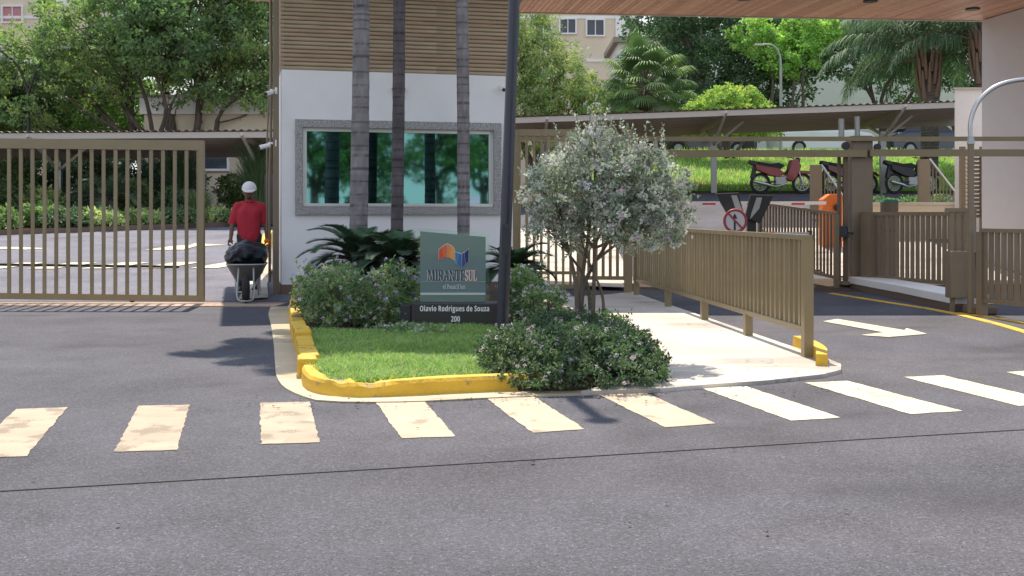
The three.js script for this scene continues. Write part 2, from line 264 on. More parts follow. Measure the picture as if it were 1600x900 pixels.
drape([[-11.8, -24.0], [-10.3, -23.6], [-9.9, -23.85], [-10.5, -24.1], [-11.8, -24.25]], 0.012, M.paintNew, arrows, 'arrow');
const exitArrow = struct('direction_arrow', 'white painted arrow on the asphalt beside the brown railing', slab([[3.74, -13.42], [4.0, -13.72], [4.36, -12.4], [4.46, -12.62], [4.47, -12.02], [3.96, -11.72], [3.72, -11.9], [4.06, -12.18]], 0.008, 0.004), M.paintNew);
// thin dark strip laid along the street and yellow edge lines of the exit lane
struct('dark_road_line', 'thin dark line running along the street', sweep(smooth([[-9, -3.9], [-6, -4.3], [-2.4, -5.22], [0, -5.86], [3.08, -6.71], [6, -7.4], [12, -8.9]], 60), [[-0.006, 0], [0.006, 0], [0.006, 0.005], [-0.006, 0.005]]), mat(0.062, 0.06, 0.062, { roughness: 0.9 }));
const lines = structGroup('lane_edge_lines', 'yellow painted edge lines beside the white plinth');
const flat = (w) => [[-w, 0], [w, 0], [w, 0.008], [-w, 0.008]];
part(lines, 'line', sweep(smooth([[5.2, -18.2], [5.45, -16.6], [5.72, -14.9], [5.72, -13.4], [5.6, -12.0], [5.3, -10]], 40), flat(0.06)), M.yellow);
part(lines, 'line', sweep(smooth([[5.84, -14.6], [6.05, -13.6], [6.1, -12.2], [6.0, -10]], 20), flat(0.05)), M.yellow);
const thr = struct('gate_threshold', 'pinkish concrete strip under the sliding gate', slab([[-14, -15.95], [-3.3, -15.55], [-3.25, -16.25], [-14, -16.55]], 0.014, 0.03), M.pinkConcrete);
struct('gutter', 'cream concrete gutter beside the yellow kerb', slab([...smooth([[-3.35, -15.5], [-3.17, -14.53], [-2.78, -12.88], [-2.35, -11.01], [-2.04, -9.61], [-1.85, -8.79], [-1.68, -8.27], [-1.5, -7.93], [-1.33, -7.71], [-0.79, -7.66], [0.0, -7.87], [0.6, -8.0]], 50), [0.7, -8.2], [-0.4, -8.12], [-1.1, -7.9], [-1.5, -8.2], [-3.0, -15.5]], 0.012, 0.03), M.kerbstone);
// raised concrete footpath of the island, up to the small gate
const path = struct('concrete_footpath', 'sunlit concrete footpath from the crossing to the small gate', slab([[0.5, -7.98], [1.09, -8.13], [1.53, -8.34], [1.95, -8.52], [2.46, -8.84], [2.68, -9.1], [2.78, -9.45], [2.76, -9.9], [2.72, -10.3], [2.0, -17.6], [1.9, -21.5], [-0.2, -20.0], [-0.05, -17.8], [0.85, -13.9], [1.02, -10.4], [0.9, -8.6]], 0.032, 0.04, 0.006), M.concrete);
struct('planting_soil', 'dark soil bed of the kerbed island', slab([[-1.52, -8.35], [-1.35, -8.05], [-1.1, -7.93], [-0.4, -8.12], [0.45, -8.12], [0.95, -8.4], [1.05, -10.4], [0.88, -13.9], [0.0, -17.6], [-3.1, -16.9], [-2.95, -15.6]], 0.075, 0.08), M.soil);
drape([[-4.0, -16.3], [-3.6, -16.5], [-3.95, -18], [-4.3, -20], [-5.0, -23], [-5.5, -23], [-4.75, -20], [-4.3, -18]], 0.03, M.concrete, structGroup('side_footpath', 'pale concrete walk beside the gatehouse behind the gate'), 'paving');

// yellow kerb: rough separate stones on the drive side, a poured run along the street
const kerb = thing('yellow_kerb', 'chipped yellow painted kerb round the grassy island', 'kerb');
{
  const r = rng(5), side = [[-3.06, -15.45], [-2.72, -13.66], [-2.41, -12.19], [-2.06, -10.59], [-1.84, -9.61], [-1.66, -8.75]];
  const cur = new THREE.CatmullRomCurve3(side.map(([x, z]) => V(x, 0, z))), L = cur.getLength();
  for (let s = 0.05; s < L - 0.25;) {
    const len = 0.42 + r() * 0.5, e = Math.min(L - 0.03, s + len), a = cur.getPointAt(s / L), b = cur.getPointAt(e / L), h = 0.155 + r() * 0.05;
    const g = new RoundedBoxGeometry(0.13 + r() * 0.03, h + 0.04, e - s - 0.02, 3, 0.02); jitter(g, 0.014, 9, Math.floor(r() * 900));
    g.rotateX((r() - 0.5) * 0.05).rotateY(Math.atan2(b.x - a.x, b.z - a.z)).translate((a.x + b.x) / 2 + 0.07 + (r() - 0.5) * 0.025, h / 2 - 0.02, (a.z + b.z) / 2);
    part(kerb, 'kerb_stone', g, M.yellow); s = e;
  }
  const front = smooth([[-1.64, -8.68], [-1.56, -8.34], [-1.44, -8.06], [-1.28, -7.89], [-1.07, -7.82], [-0.72, -7.9], [-0.37, -8.02], [0.1, -8.13], [0.4, -8.16]], 80), prof = [[0, 0], [0.005, 0.1], [0.022, 0.125], [0.1, 0.128], [0.125, 0.115], [0.13, 0]].map(([a, u]) => [-a, u]);
  const g = sweep(front, prof), p = g.attributes.position;
  for (let i = 0; i < p.count; i++) { const x = p.getX(i), y = p.getY(i), z = p.getZ(i), hit = Math.exp(-(((x + 1.12) / 0.3) ** 2)) * sstep(0.02, 0.12, y); const n = fbm(x * 13, z * 13 + y * 9, 0, 411, 3) - 0.5; p.setXYZ(i, x, y - hit * 0.035 * (0.6 + 2 * n) + n * 0.008, z - hit * 0.05 * fbm(x * 9, y * 30, 0, 415, 3) + n * 0.012); }
  g.computeVertexNormals(); part(kerb, 'poured_kerb', g, M.yellow);
}
const nose = thing('nose_kerb', 'short yellow kerb curving round the end of the brown railing', 'kerb');
part(nose, 'kerb_stone', sweep(smooth([[2.74, -10.7], [2.75, -10.2], [2.7, -9.75], [2.58, -9.3]], 20), [[-0.05, 0.03], [-0.045, 0.13], [0.045, 0.13], [0.05, 0.03]]), M.yellow);
const sideKerb = thing('drive_kerb', 'bright yellow kerb climbing beside the gatehouse behind the gate', 'kerb');
part(sideKerb, 'kerb_stone', sweep(dense([[-4.42, -19.4], [-5.45, -25]], 0.8), [[-0.09, 0], [-0.08, 0.3], [0.08, 0.3], [0.09, 0]], (x, z) => land(x, z)), M.yellow);

// ---------------------------------------------------------------- gatehouse (front faces +z of its own frame, turned 14 degrees)
const TH = THREE.MathUtils.degToRad(14);
const house = thing('gatehouse', 'white gatehouse with tan slatted upper storey and mirrored window', 'gatehouse', [-3.51, 0, -17.0], TH);
{
  const W = 3.63, D = 3.4, H1 = 3.5;
  const hole = new THREE.Shape([[0, 0.22], [W, 0.22], [W, H1], [0, H1]].map((p) => new THREE.Vector2(...p)));
  hole.holes.push(new THREE.Path([[0.33, 1.41], [0.33, 2.62], [3.3, 2.62], [3.3, 1.41]].map((p) => new THREE.Vector2(...p))));
  const front = new THREE.ExtrudeGeometry(hole, { depth: 0.2, bevelEnabled: false }).translate(0, 0, -0.2);
  part(house, 'wall', [front, box(0.2, H1 - 0.22, D - 0.4, 0.1, (H1 + 0.22) / 2, -D / 2), box(0.2, H1 - 0.22, D - 0.4, W - 0.1, (H1 + 0.22) / 2, -D / 2), box(W, H1 - 0.22, 0.2, W / 2, (H1 + 0.22) / 2, -D + 0.1)], M.plaster);
  part(house, 'plinth', box(W + 0.02, 0.24, D, W / 2, 0.1, -D / 2 + 0.01), M.plinth);
  part(house, 'upper_storey', box(W - 0.06, 1.7, D - 0.06, W / 2, H1 + 0.85, -D / 2), M.plinth);
  const sec = (n = 8) => { const a = []; for (let i = 0; i <= n; i++) { const t = -Math.PI / 2 + Math.PI * i / n; a.push([0.012 + 0.024 * Math.cos(t), 0.0285 * Math.sin(t)]); } a.push([0, 0.0285], [0, -0.0285]); return a; };
  const prof = sec(), gf = extr(prof, W + 0.02).rotateY(-Math.PI / 2).translate(W + 0.02, 0, 0), gs = extr(prof, D).rotateY(Math.PI);
  const r = rng(7);
  for (let i = 0; i < 26; i++) {
    const y = H1 + 0.03 + i * 0.0635, m = r() < 0.5 ? M.slatTan : M.slatTan2;
    const a = part(house, 'slat', gf, m); a.position.set(-0.01, y, -0.03);
    const b = part(house, 'slat', gs, m); b.position.set(0.03, y, 0);
  }
  // window
  const w = part(house, 'window', [box(3.0, 0.05, 0.06, 1.815, 1.435, -0.08), box(3.0, 0.05, 0.06, 1.815, 2.595, -0.08), box(0.05, 1.11, 0.06, 0.355, 2.015, -0.08), box(0.05, 1.11, 0.06, 3.275, 2.015, -0.08)], M.alu);
  part(w, 'pane', box(2.87, 1.11, 0.012, 1.815, 2.015, -0.085), M.mirror);
  part(w, 'sill', box(2.96, 0.025, 0.1, 1.815, 1.425, -0.02), M.alu);
  part(w, 'notice', [box(0.25, 0.12, 0.003, 2.98, 1.53, -0.076)], mat(0.55, 0.68, 0.8, { roughness: 0.6 }));
  const fr = part(house, 'stone_surround', box(3.23, 0.115, 0.06, 1.815, 2.685, 0.03), M.granite);
  part(fr, 'stone_bar', box(3.23, 0.115, 0.06, 1.815, 1.345, 0.03), M.granite);
  part(fr, 'stone_bar', box(0.12, 1.225, 0.06, 0.26, 2.015, 0.03), M.granite);
  part(fr, 'stone_bar', box(0.12, 1.225, 0.06, 3.37, 2.015, 0.03), M.granite);
  // half-bowl wall light above the window
  const bowl = new THREE.SphereGeometry(0.11, 20, 12, 0, Math.PI, Math.PI / 2, Math.PI / 2).scale(1, 0.85, 0.9);
  part(house, 'wall_light', bowl.translate(1.79, 3.26, 0.002), mat(0.5, 0.3, 0.16, { roughness: 0.5 }));
  // corner post and conduits on the drive side
  part(house, 'corner_post', box(0.09, 5.2, 0.09, -0.08, 2.6, -0.12), M.tanDull);
  part(house, 'conduit', [tube([V(-0.17, 0.25, -0.25), V(-0.17, 1.6, -0.24), V(-0.15, 2.8, -0.26), V(-0.16, 5.1, -0.25)], 0.022, 0.022, 8, 20), tube([V(-0.21, 1.0, -0.33), V(-0.2, 2.6, -0.32), V(-0.16, 3.4, -0.3)], 0.015, 0.015, 6, 16)], M.tanDull);
  // roof with deep eaves and boarded soffit
  const rf = part(house, 'roof', slab([[-0.42, 1.0], [W + 0.2, 1.0], [W + 0.2, -D - 0.4], [-0.42, -D - 0.4]], 5.75, 0.5), M.roofing);
  for (let i = 0; i < 42; i++) part(rf, 'soffit_board', box(0.096, 0.02, D + 1.36, -0.37 + i * 0.1, 5.236, -D / 2 + 0.3), [M.soffitA, M.soffitB, M.soffitC][Math.floor(r() * 3)]);
}
const cam = (x, y, z, turn, label) => { const c = thing('security_camera', label, 'camera', [x, y, z], turn, 'cameras on the gatehouse corner'); part(c, 'bracket', [box(0.03, 0.03, 0.12, 0, 0.03, 0.05), box(0.07, 0.1, 0.02, 0, 0.03, 0.0)], M.white); const b = part(c, 'body', new THREE.CylinderGeometry(0.035, 0.035, 0.16, 14).rotateX(Math.PI / 2).rotateX(0.25).translate(0, -0.02, 0.16), M.white); part(b, 'lens', new THREE.CylinderGeometry(0.028, 0.028, 0.02, 14).rotateX(Math.PI / 2).rotateX(0.25).translate(0, -0.043, 0.243), M.dark); return c; };
cam(-3.62, 3.15, -17.06, -0.4, 'white bullet camera high on the gatehouse corner');
cam(-3.62, 2.35, -17.08, -1.2, 'small white camera arm halfway up the gatehouse corner');
cam(-0.2, 3.3, -17.86, 0.3, 'little white camera on the wall beside the navy pole');

// canopy over the drives: boarded soffit, downlights, white end wall
const canopy = thing('entrance_canopy', 'wide flat entrance canopy with reddish boarded soffit', 'canopy');
{
  const out = [[0.05, -21.55], [9.6, -22.5], [10.6, -17.3], [0.6, -17.3]], r = rng(9);
  part(canopy, 'deck', slab(out.map(([x, z]) => [x, z]), 5.75, 0.52), M.roofing);
  const n = 99;
  for (let i = 0; i < n; i++) {                                       // boards run front to back
    const t0 = (i + 0.04) / n, t1 = (i + 0.94) / n, P = (t, back) => back ? [lerp(0.05, 9.6, t), lerp(-21.55, -22.5, t)] : [lerp(0.6, 10.6, t), -17.3];
    part(canopy, 'soffit_board', slab([P(t0, 1), P(t1, 1), P(t1, 0), P(t0, 0)], 5.222, 0.022), [M.soffitA, M.soffitB, M.soffitC][Math.floor(r() * 3)]);
  }
  part(canopy, 'edge_trim', beam(V(0.03, 5.23, -21.6), V(9.62, 5.23, -22.56), 0.06, 0.1), M.fascia);
  for (const [x, z] of [[6.55, -20.4], [8.75, -21.2], [4.2, -20.2], [2.0, -20.1]]) part(canopy, 'downlight', [cyl(0.13, 0.13, 0.03, x, 5.172, z, 20)], M.dark);
}
const endWall = single('canopy_wall', 'tall grey rendered wall carrying the end of the canopy', 'wall', slab([[9.44, -22.42], [12, -22.6], [12.4, -18.0], [10.25, -17.6]], 5.18, 5.2), M.plasterGrey);
const lowWall = thing('service_wall', 'white wall with brown louvre behind the tall grey wall', 'wall');
part(lowWall, 'wall', slab([[9.52, -24.0], [13, -24.0], [13, -26.5], [10.6, -26.5]], 3.96, 4), M.plaster);
part(lowWall, 'coping', slab([[9.48, -23.95], [13, -23.95], [13, -26.55], [10.55, -26.55]], 4.012, 0.05), M.fascia);
for (let i = 0; i < 16; i++) part(lowWall, 'louvre_slat', new THREE.BoxGeometry(0.3, 0.012, 0.09).rotateX(0.6).translate(9.62 + 0.0, 1.25 + i * 0.085, -23.3), M.tanDull);
part(lowWall, 'louvre_post', [box(0.1, 2.7, 0.1, 9.4, 1.35, -23.3), box(0.05, 2.7, 0.1, 9.8, 1.35, -23.3)], M.tanDull);

// ---------------------------------------------------------------- gates, fences and railings
const railFence = (name, label, A, B, o, group) => {                  // bars between rails from A to B (V at the foot)
  const t = thing(name, label, o.cat ?? 'fence', A.toArray(), 0, group), E = B.clone().sub(A), L = Math.hypot(E.x, E.z), m = o.m ?? M.tanPaint, yaw = Math.atan2(-E.z, E.x);
  const at = (s, y) => V(E.x * s, E.y * s + y, E.z * s);
  for (const [y, h, w, name] of o.rails) part(t, name, beam(at(0, y), at(1, y), w, h), m);
  const lo = o.lo, hi = o.hi, n = Math.round(L / o.pitch), bar = new THREE.BoxGeometry(o.bw, hi - lo, o.bd).rotateY(yaw);
  for (let i = 0; i < n; i++) { const p = at((i + 0.5) / n, (lo + hi) / 2), b = part(t, 'bar', bar, (m === M.tanDull ? DULL : TAN)[Math.floor(hash(i, n, 5) * 3)]); b.position.copy(p); b.rotation.z = (hash(i, n, 9) - 0.5) * 0.006; }
  for (const [s, w, h, y0 = 0] of o.posts ?? []) { const p = at(s, 0); part(t, 'post', new THREE.BoxGeometry(w, h - y0, w).rotateY(yaw).translate(p.x, p.y + (h + y0) / 2, p.z), m); }
  return t;
};
const gate = railFence('sliding_gate', 'tan steel sliding gate of upright bars across the left drive', V(-14.0, 0.12, -16.2), V(-4.41, 0.01, -16.0), {
  cat: 'gate', rails: [[2.27, 0.14, 0.06, 'top_rail'], [0.075, 0.09, 0.06, 'bottom_rail']], lo: 0.12, hi: 2.2, pitch: 0.1725, bw: 0.047, bd: 0.03, posts: [[0.996, 0.075, 2.2, 0.12], [0.002, 0.075, 2.2, 0.12]] });
part(gate, 'drive_rod', beam(V(0, 0.52, -0.07), V(9.2, 0.415, 0.12), 0.035, 0.035), M.dark);
part(gate, 'wheel', new THREE.CylinderGeometry(0.04, 0.04, 0.02, 14).rotateX(Math.PI / 2).translate(8.55, -0.055, 0.18), M.dark);

const ped = railFence('pedestrian_gate', 'tan barred pedestrian gate between gatehouse and brown railing', V(0.06, 0.05, -18.0), V(1.12, 0.05, -17.95), {
  cat: 'gate', rails: [[2.56, 0.1, 0.06, 'top_rail'], [0.3, 0.05, 0.04, 'mid_rail'], [0.08, 0.07, 0.05, 'bottom_rail']], lo: 0.11, hi: 2.52, pitch: 0.112, bw: 0.042, bd: 0.03, posts: [[0, 0.09, 2.6], [1, 0.1, 2.6]] });
part(ped, 'lock_plate', box(0.14, 0.5, 0.05, 0.95, 1.0, 0.05), M.tanDull);
railFence('fixed_panel', 'narrow tan barred panel beside the pedestrian gate', V(1.18, 0.05, -17.95), V(1.86, 0.05, -17.85), {
  rails: [[2.3, 0.08, 0.05, 'top_rail'], [0.22, 0.06, 0.05, 'bottom_rail']], lo: 0.24, hi: 2.28, pitch: 0.11, bw: 0.05, bd: 0.03, posts: [[1, 0.13, 2.6]] });
railFence('footpath_railing', 'long brown railing along the edge of the concrete footpath', V(1.93, 0.05, -17.6), V(2.62, 0.05, -9.86), {
  cat: 'railing', rails: [[1.04, 0.045, 0.075, 'top_rail'], [0.22, 0.05, 0.05, 'bottom_rail']], lo: 0.24, hi: 1.02, pitch: 0.135, bw: 0.05, bd: 0.032, posts: [[0.02, 0.08, 1.02, -0.05], [0.3, 0.08, 0.2, -0.05], [0.545, 0.08, 0.2, -0.05], [0.77, 0.08, 0.2, -0.05], [0.996, 0.085, 1.02, -0.05]] });
railFence('lane_fence', 'tan barred fence behind the round no-entry sign', V(5.58, 0, -19.2), V(4.78, 0.2, -21.5), {
  m: M.tanDull, rails: [[1.3, 0.05, 0.05, 'top_rail'], [0.2, 0.05, 0.05, 'bottom_rail']], lo: 0.22, hi: 1.28, pitch: 0.1, bw: 0.035, bd: 0.03, posts: [[0, 0.07, 1.28, -0.02], [1, 0.07, 1.28, -0.02]] });
railFence('exit_fence', 'dull brown slatted fence between the square gate pillar and curved pipe', V(6.08, 0, -19.4), V(6.98, 0, -17.0), {
  m: M.tanDull, rails: [[1.3, 0.06, 0.06, 'top_rail'], [0.22, 0.06, 0.06, 'bottom_rail']], lo: 0.24, hi: 1.28, pitch: 0.125, bw: 0.07, bd: 0.03, posts: [[0.5, 0.07, 0.2, -0.02], [1, 0.12, 1.32, -0.02], [0.1, 0.25, 1.28, 0.22]] });
railFence('street_fence', 'dull brown slatted fence by the yellow kerb past the curved pipe', V(5.98, 0, -14.2), V(6.75, 0, -11.6), {
  m: M.tanDull, rails: [[1.09, 0.05, 0.07, 'top_rail'], [0.2, 0.05, 0.06, 'bottom_rail']], lo: 0.22, hi: 1.07, pitch: 0.115, bw: 0.065, bd: 0.03, posts: [[0, 0.1, 1.07, -0.02], [1, 0.1, 1.07, -0.02]] });

const frame = thing('gate_portal', 'tan steel gate frame with square pillar and two overhead beams', 'gate frame', [6.1, 0, -19.6]);
part(frame, 'pillar', rbox(0.37, 2.66, 0.34, 0, 1.33, 0, 0.012), M.tanDull);
part(frame, 'guide_post', [box(0.07, 2.3, 0.07, -0.28, 1.15, 0.12), box(0.05, 2.3, 0.06, -0.37, 1.15, 0.05)], M.plinth);
part(frame, 'upper_beam', box(10.2, 0.075, 0.08, -0.95, 2.6, 0.22), M.tanPaint);
part(frame, 'lower_beam', box(4.2, 0.12, 0.1, -2.05, 2.345, 0.225), M.tanPaint);
part(frame, 'lower_beam', box(4.0, 0.12, 0.1, 2.1, 2.355, 0.24), M.tanPaint);
part(frame, 'roller', [new THREE.CylinderGeometry(0.07, 0.07, 0.06, 16).rotateX(Math.PI / 2).translate(-0.3, 2.48, 0.2), new THREE.CylinderGeometry(0.06, 0.06, 0.06, 16).rotateX(Math.PI / 2).translate(0.25, 2.46, 0.2)], M.dark);
part(frame, 'top_tube', cyl(0.05, 0.05, 0.35, -0.3, 2.62, -0.05), M.galv); part(frame, 'top_tube', cyl(0.045, 0.045, 0.35, -0.02, 2.66, -0.05), M.galv);
part(frame, 'floor_plate', box(0.6, 0.06, 0.5, -0.1, 0.1, 0.1), M.tanDull);
const icom = thing('intercom_box', 'black intercom box on the square gate pillar', 'intercom', [5.72, 1.0, -19.35]);
part(icom, 'case', rbox(0.17, 0.18, 0.16, 0, 0, 0, 0.02), M.navy); part(icom, 'hood', rbox(0.21, 0.03, 0.22, 0, -0.09, 0.02, 0.01), M.dark); part(icom, 'arm', box(0.16, 0.04, 0.04, 0.12, -0.04, 0), M.dark);

const pl = thing('white_plinth', 'low white plinth on a dark base beside the exit lane', 'plinth');
const run = dense([[6.1, -19.3], [6.16, -17], [6.14, -14.85]], 0.3);
part(pl, 'base', sweep(run, [[-0.3, 0], [0.2, 0], [0.2, 0.1], [-0.3, 0.1]].map(([a, u]) => [a + 0.05, u])), M.plinth);
part(pl, 'slab', jitter(sweep(run, [[-0.27, 0.1], [0.27, 0.1], [0.27, 0.205], [0.25, 0.215], [-0.25, 0.215], [-0.27, 0.205]]), 0.004, 6, 77), M.white);
part(pl, 'end_block', rbox(0.34, 0.11, 0.34, 6.08, 0.055, -14.5, 0.03), M.plinth);
const pipe = thing('curved_pipe', 'grey steel pipe rising beside the fence and bending over at the top', 'pole', [5.92, 0, -14.4]);
part(pipe, 'upright', tube([V(0, 0.02, 0), V(0, 2.24, 0)], 0.042, 0.042, 14, 2), M.tanDull);
part(pipe, 'bend', tube([V(0, 2.24, 0), V(0.0, 2.5, 0.0), V(0.1, 2.75, 0), V(0.32, 2.94, 0), V(0.66, 3.03, 0), V(1.0, 3.0, 0), V(1.15, 2.9, 0)], 0.03, 0.028, 12, 30), M.steel);
part(pipe, 'collar', cyl(0.05, 0.035, 0.1, 0, 2.2, 0), M.galv);
part(pipe, 'lamp_head', rbox(0.3, 0.07, 0.12, 1.28, 2.84, 0, 0.03), M.galv);
part(pipe, 'cable', tube([V(0.08, 0.1, 0.03), V(0.14, 0.3, 0.05), V(0.07, 0.5, 0.03), V(0.05, 0.8, 0.03)], 0.008, 0.008, 6, 14), M.dark);
const panel = thing('gate_motor_panel', 'brown sheet metal cabinet behind the curved pipe', 'cabinet', [5.95, 0, -14.75]);
part(panel, 'cabinet', rbox(0.34, 0.62, 0.2, -0.02, 0.5, 0, 0.012), M.tanDull); for (const lx of [-0.13, 0.1]) part(panel, 'leg', box(0.05, 0.2, 0.05, lx, 0.1, 0), M.tanDull);
for (let i = 0; i < 4; i++) part(panel, 'upright_bar', box(0.05, 0.52, 0.03, -0.14 + i * 0.09, 1.07, 0), M.tanDull); part(panel, 'cap_rail', box(0.4, 0.05, 0.06, -0.02, 1.35, 0), M.tanDull);
const bin = thing('drum_bin', 'brown drum bin with green lid behind the exit fence', 'bin', [6.93, 0.07, -20.5]);
part(bin, 'drum', [new THREE.LatheGeometry([[0.001, 0], [0.15, 0], [0.155, 0.4], [0.16, 0.42], [0.155, 0.44], [0.16, 1.42], [0.165, 1.44], [0.14, 1.44]].map((p) => new THREE.Vector2(...p)), 24)], M.tanDull);
part(bin, 'lid', cyl(0.17, 0.15, 0.05, 0, 1.44, 0, 24), phys(0.05, 0.25, 0.17, { roughness: 0.4 }));
part(bin, 'strap', cyl(0.168, 0.168, 0.03, 0, 0.9, 0, 24), M.dark);
// barrier with orange case, resting arm in front, round sign and the two angled boards
const bar = thing('barrier', 'orange parking barrier with long white and red boom', 'barrier', [6.85, land(6.85, -24), -24]);
part(bar, 'case', extr([[-0.2, 0], [0.2, 0], [0.2, 1.13], [-0.05, 1.13], [-0.2, 1.02]], 0.3, 0.012).translate(0, 0, -0.15), M.orange);
const boom = part(bar, 'boom', box(5.0, 0.07, 0.03, -2.65, 0.95, 0.2), M.white);
for (let i = 0; i < 5; i++) part(boom, 'red_band', box(0.28, 0.04, 0.036, -0.75 - i * 0.95, 0.93, 0.2), mat(0.6, 0.05, 0.06));
part(bar, 'hub', new THREE.CylinderGeometry(0.07, 0.07, 0.06, 18).rotateX(Math.PI / 2).translate(0.08, 0.85, 0.19), M.dark); part(bar, 'hinge_cover', rbox(0.12, 0.08, 0.05, 0.08, 0.7, 0.19, 0.02), M.white);
const arm = thing('grey_barrier_arm', 'grey barrier arm with red band behind the railing end', 'barrier', [4.35, 0, -18.0]);
part(arm, 'stand', box(0.09, 0.93, 0.09, 0.3, 0.465, -0.05), M.galv); part(arm, 'arm', rbox(0.95, 0.075, 0.06, 0, 0.965, 0, 0.01), M.galv); part(arm, 'red_band', box(0.2, 0.079, 0.064, -0.22, 0.966, 0), mat(0.45, 0.05, 0.05)); part(arm, 'end_clamp', box(0.04, 0.13, 0.1, 0.46, 0.965, 0), M.dark);
const sign = thing('no_straight_sign', 'round red-ringed no straight ahead sign by the angled boards', 'sign', [4.06, 0, -20.3]);
{
  const y = 1.17, R0 = 0.22, wht = mat(0.62, 0.62, 0.62, { roughness: 0.5 }), rd = mat(0.4, 0.05, 0.07, { roughness: 0.5 });
  part(sign, 'post', cyl(0.025, 0.025, 1.2, 0, land(4.06, -20.3), -0.03), M.galv);
  part(sign, 'disc', new THREE.CylinderGeometry(R0, R0, 0.012, 40).rotateX(Math.PI / 2).translate(0, y, 0), wht);
  part(sign, 'ring', new THREE.TorusGeometry(R0 - 0.022, 0.024, 6, 44).scale(1, 1, 0.3).translate(0, y, 0.008), rd);
  part(sign, 'arrow', [box(0.035, 0.2, 0.004, -0.01, y - 0.07, 0.009), extr([[-0.06, 0], [0.04, 0], [-0.01, 0.1]], 0.004).translate(0, y + 0.04, 0.007)], M.dark);
  part(sign, 'slash', new THREE.BoxGeometry(0.035, 0.38, 0.004).rotateZ(0.75).translate(0, y, 0.014), rd);
}
const board = (x, pts, pale, label) => {                              // outline in metres above the lane
  const z = -20.6, y0 = land(x, z), b = thing('angled_board', label, 'board', [x, y0, z], 0, 'angled boards over the entry lane'), rel = (a) => a.map(([px, py]) => [px - x, py - y0]);
  part(b, 'board', extr(rel(pts), 0.06, 0.008), M.dark); part(b, 'pale_inlay', extr(rel(pale), 0.006).translate(0, 0, 0.07), mat(0.42, 0.43, 0.42, { roughness: 0.5 }));
  part(b, 'stand', box(0.16, 1.25 - y0, 0.1, (pts[2][0] + pts[3][0]) / 2 - x, (1.25 - y0) / 2, -0.06), M.dark); return b; };
board(4.12, [[3.756, 1.666], [4.158, 1.678], [4.27, 1.265], [3.98, 1.28]], [[4.03, 1.64], [4.135, 1.64], [4.235, 1.36], [4.23, 1.29], [4.12, 1.36]], 'black angled board leaning left above the round sign');
board(4.5, [[4.807, 1.631], [4.394, 1.643], [4.3, 1.229], [4.56, 1.13]], [[4.6, 1.6], [4.5, 1.6], [4.4, 1.3], [4.38, 1.2], [4.55, 1.4]], 'black angled board leaning right beside the round sign');
// low cream wall, hedge line and stair railings beyond the exit
const led = thing('ledge_wall', 'low cream wall behind the drum bin', 'wall', [9.0, 0, -25.2]);
part(led, 'wall', box(3.4, 1.3, 0.25, 0, 0.85, 0), M.cream); part(led, 'coping', box(3.5, 0.06, 0.4, 0, 1.53, 0), M.concrete);
const stair = (x, z, y0, w, label) => { const s = thing('stair_railing', label, 'railing', [x, y0, z], 0, 'stair railings below the bank'); part(s, 'post', box(0.28, 1.25, 0.12, -w / 2 - 0.1, 0.62, 0), M.tanDull); for (let i = 0; i < 7; i++) part(s, 'bar', box(0.025, 1.1 - i * 0.1, 0.025, -w / 2 + 0.12 + i * w / 7, 0.55 - i * 0.05, 0), M.tanDull); part(s, 'handrail', tube([V(-w / 2 + 0.02, 1.25, 0.05), V(w / 2, 0.42, 0.2)], 0.03, 0.03, 10, 2), M.steel); part(s, 'low_rail', tube([V(-w / 2, 0.12, 0), V(w / 2, 0.02, 0)], 0.02, 0.02, 8, 2), M.tanDull); return s; };
stair(8.0, -28, 1.28, 0.55, 'tan stair railing with bright sloped handrail behind the orange barrier');
stair(10.55, -27.5, 1.4, 0.6, 'tan stair railing with bright sloped handrail beside the white service wall');

// navy light pole in the island, leaning slightly
const pole = thing('light_pole', 'tall navy light pole leaning slightly beside the sage tree', 'street light', [-0.1, 0.05, -11.0]);
pole.rotation.z = -0.036;
part(pole, 'shaft', tube([V(0, 0, 0), V(0, 7.4, 0)], 0.06, 0.05, 18, 4), M.navy);
part(pole, 'base_flange', cyl(0.12, 0.11, 0.05, 0, 0.0, 0, 20), M.navy);
part(pole, 'lamp_head', [new THREE.SphereGeometry(0.11, 20, 10).scale(1, 0.4, 1).translate(0, 7.44, 0)], M.navy);
part(pole, 'door', box(0.07, 0.3, 0.02, 0, 1.0, 0.055), M.navy);

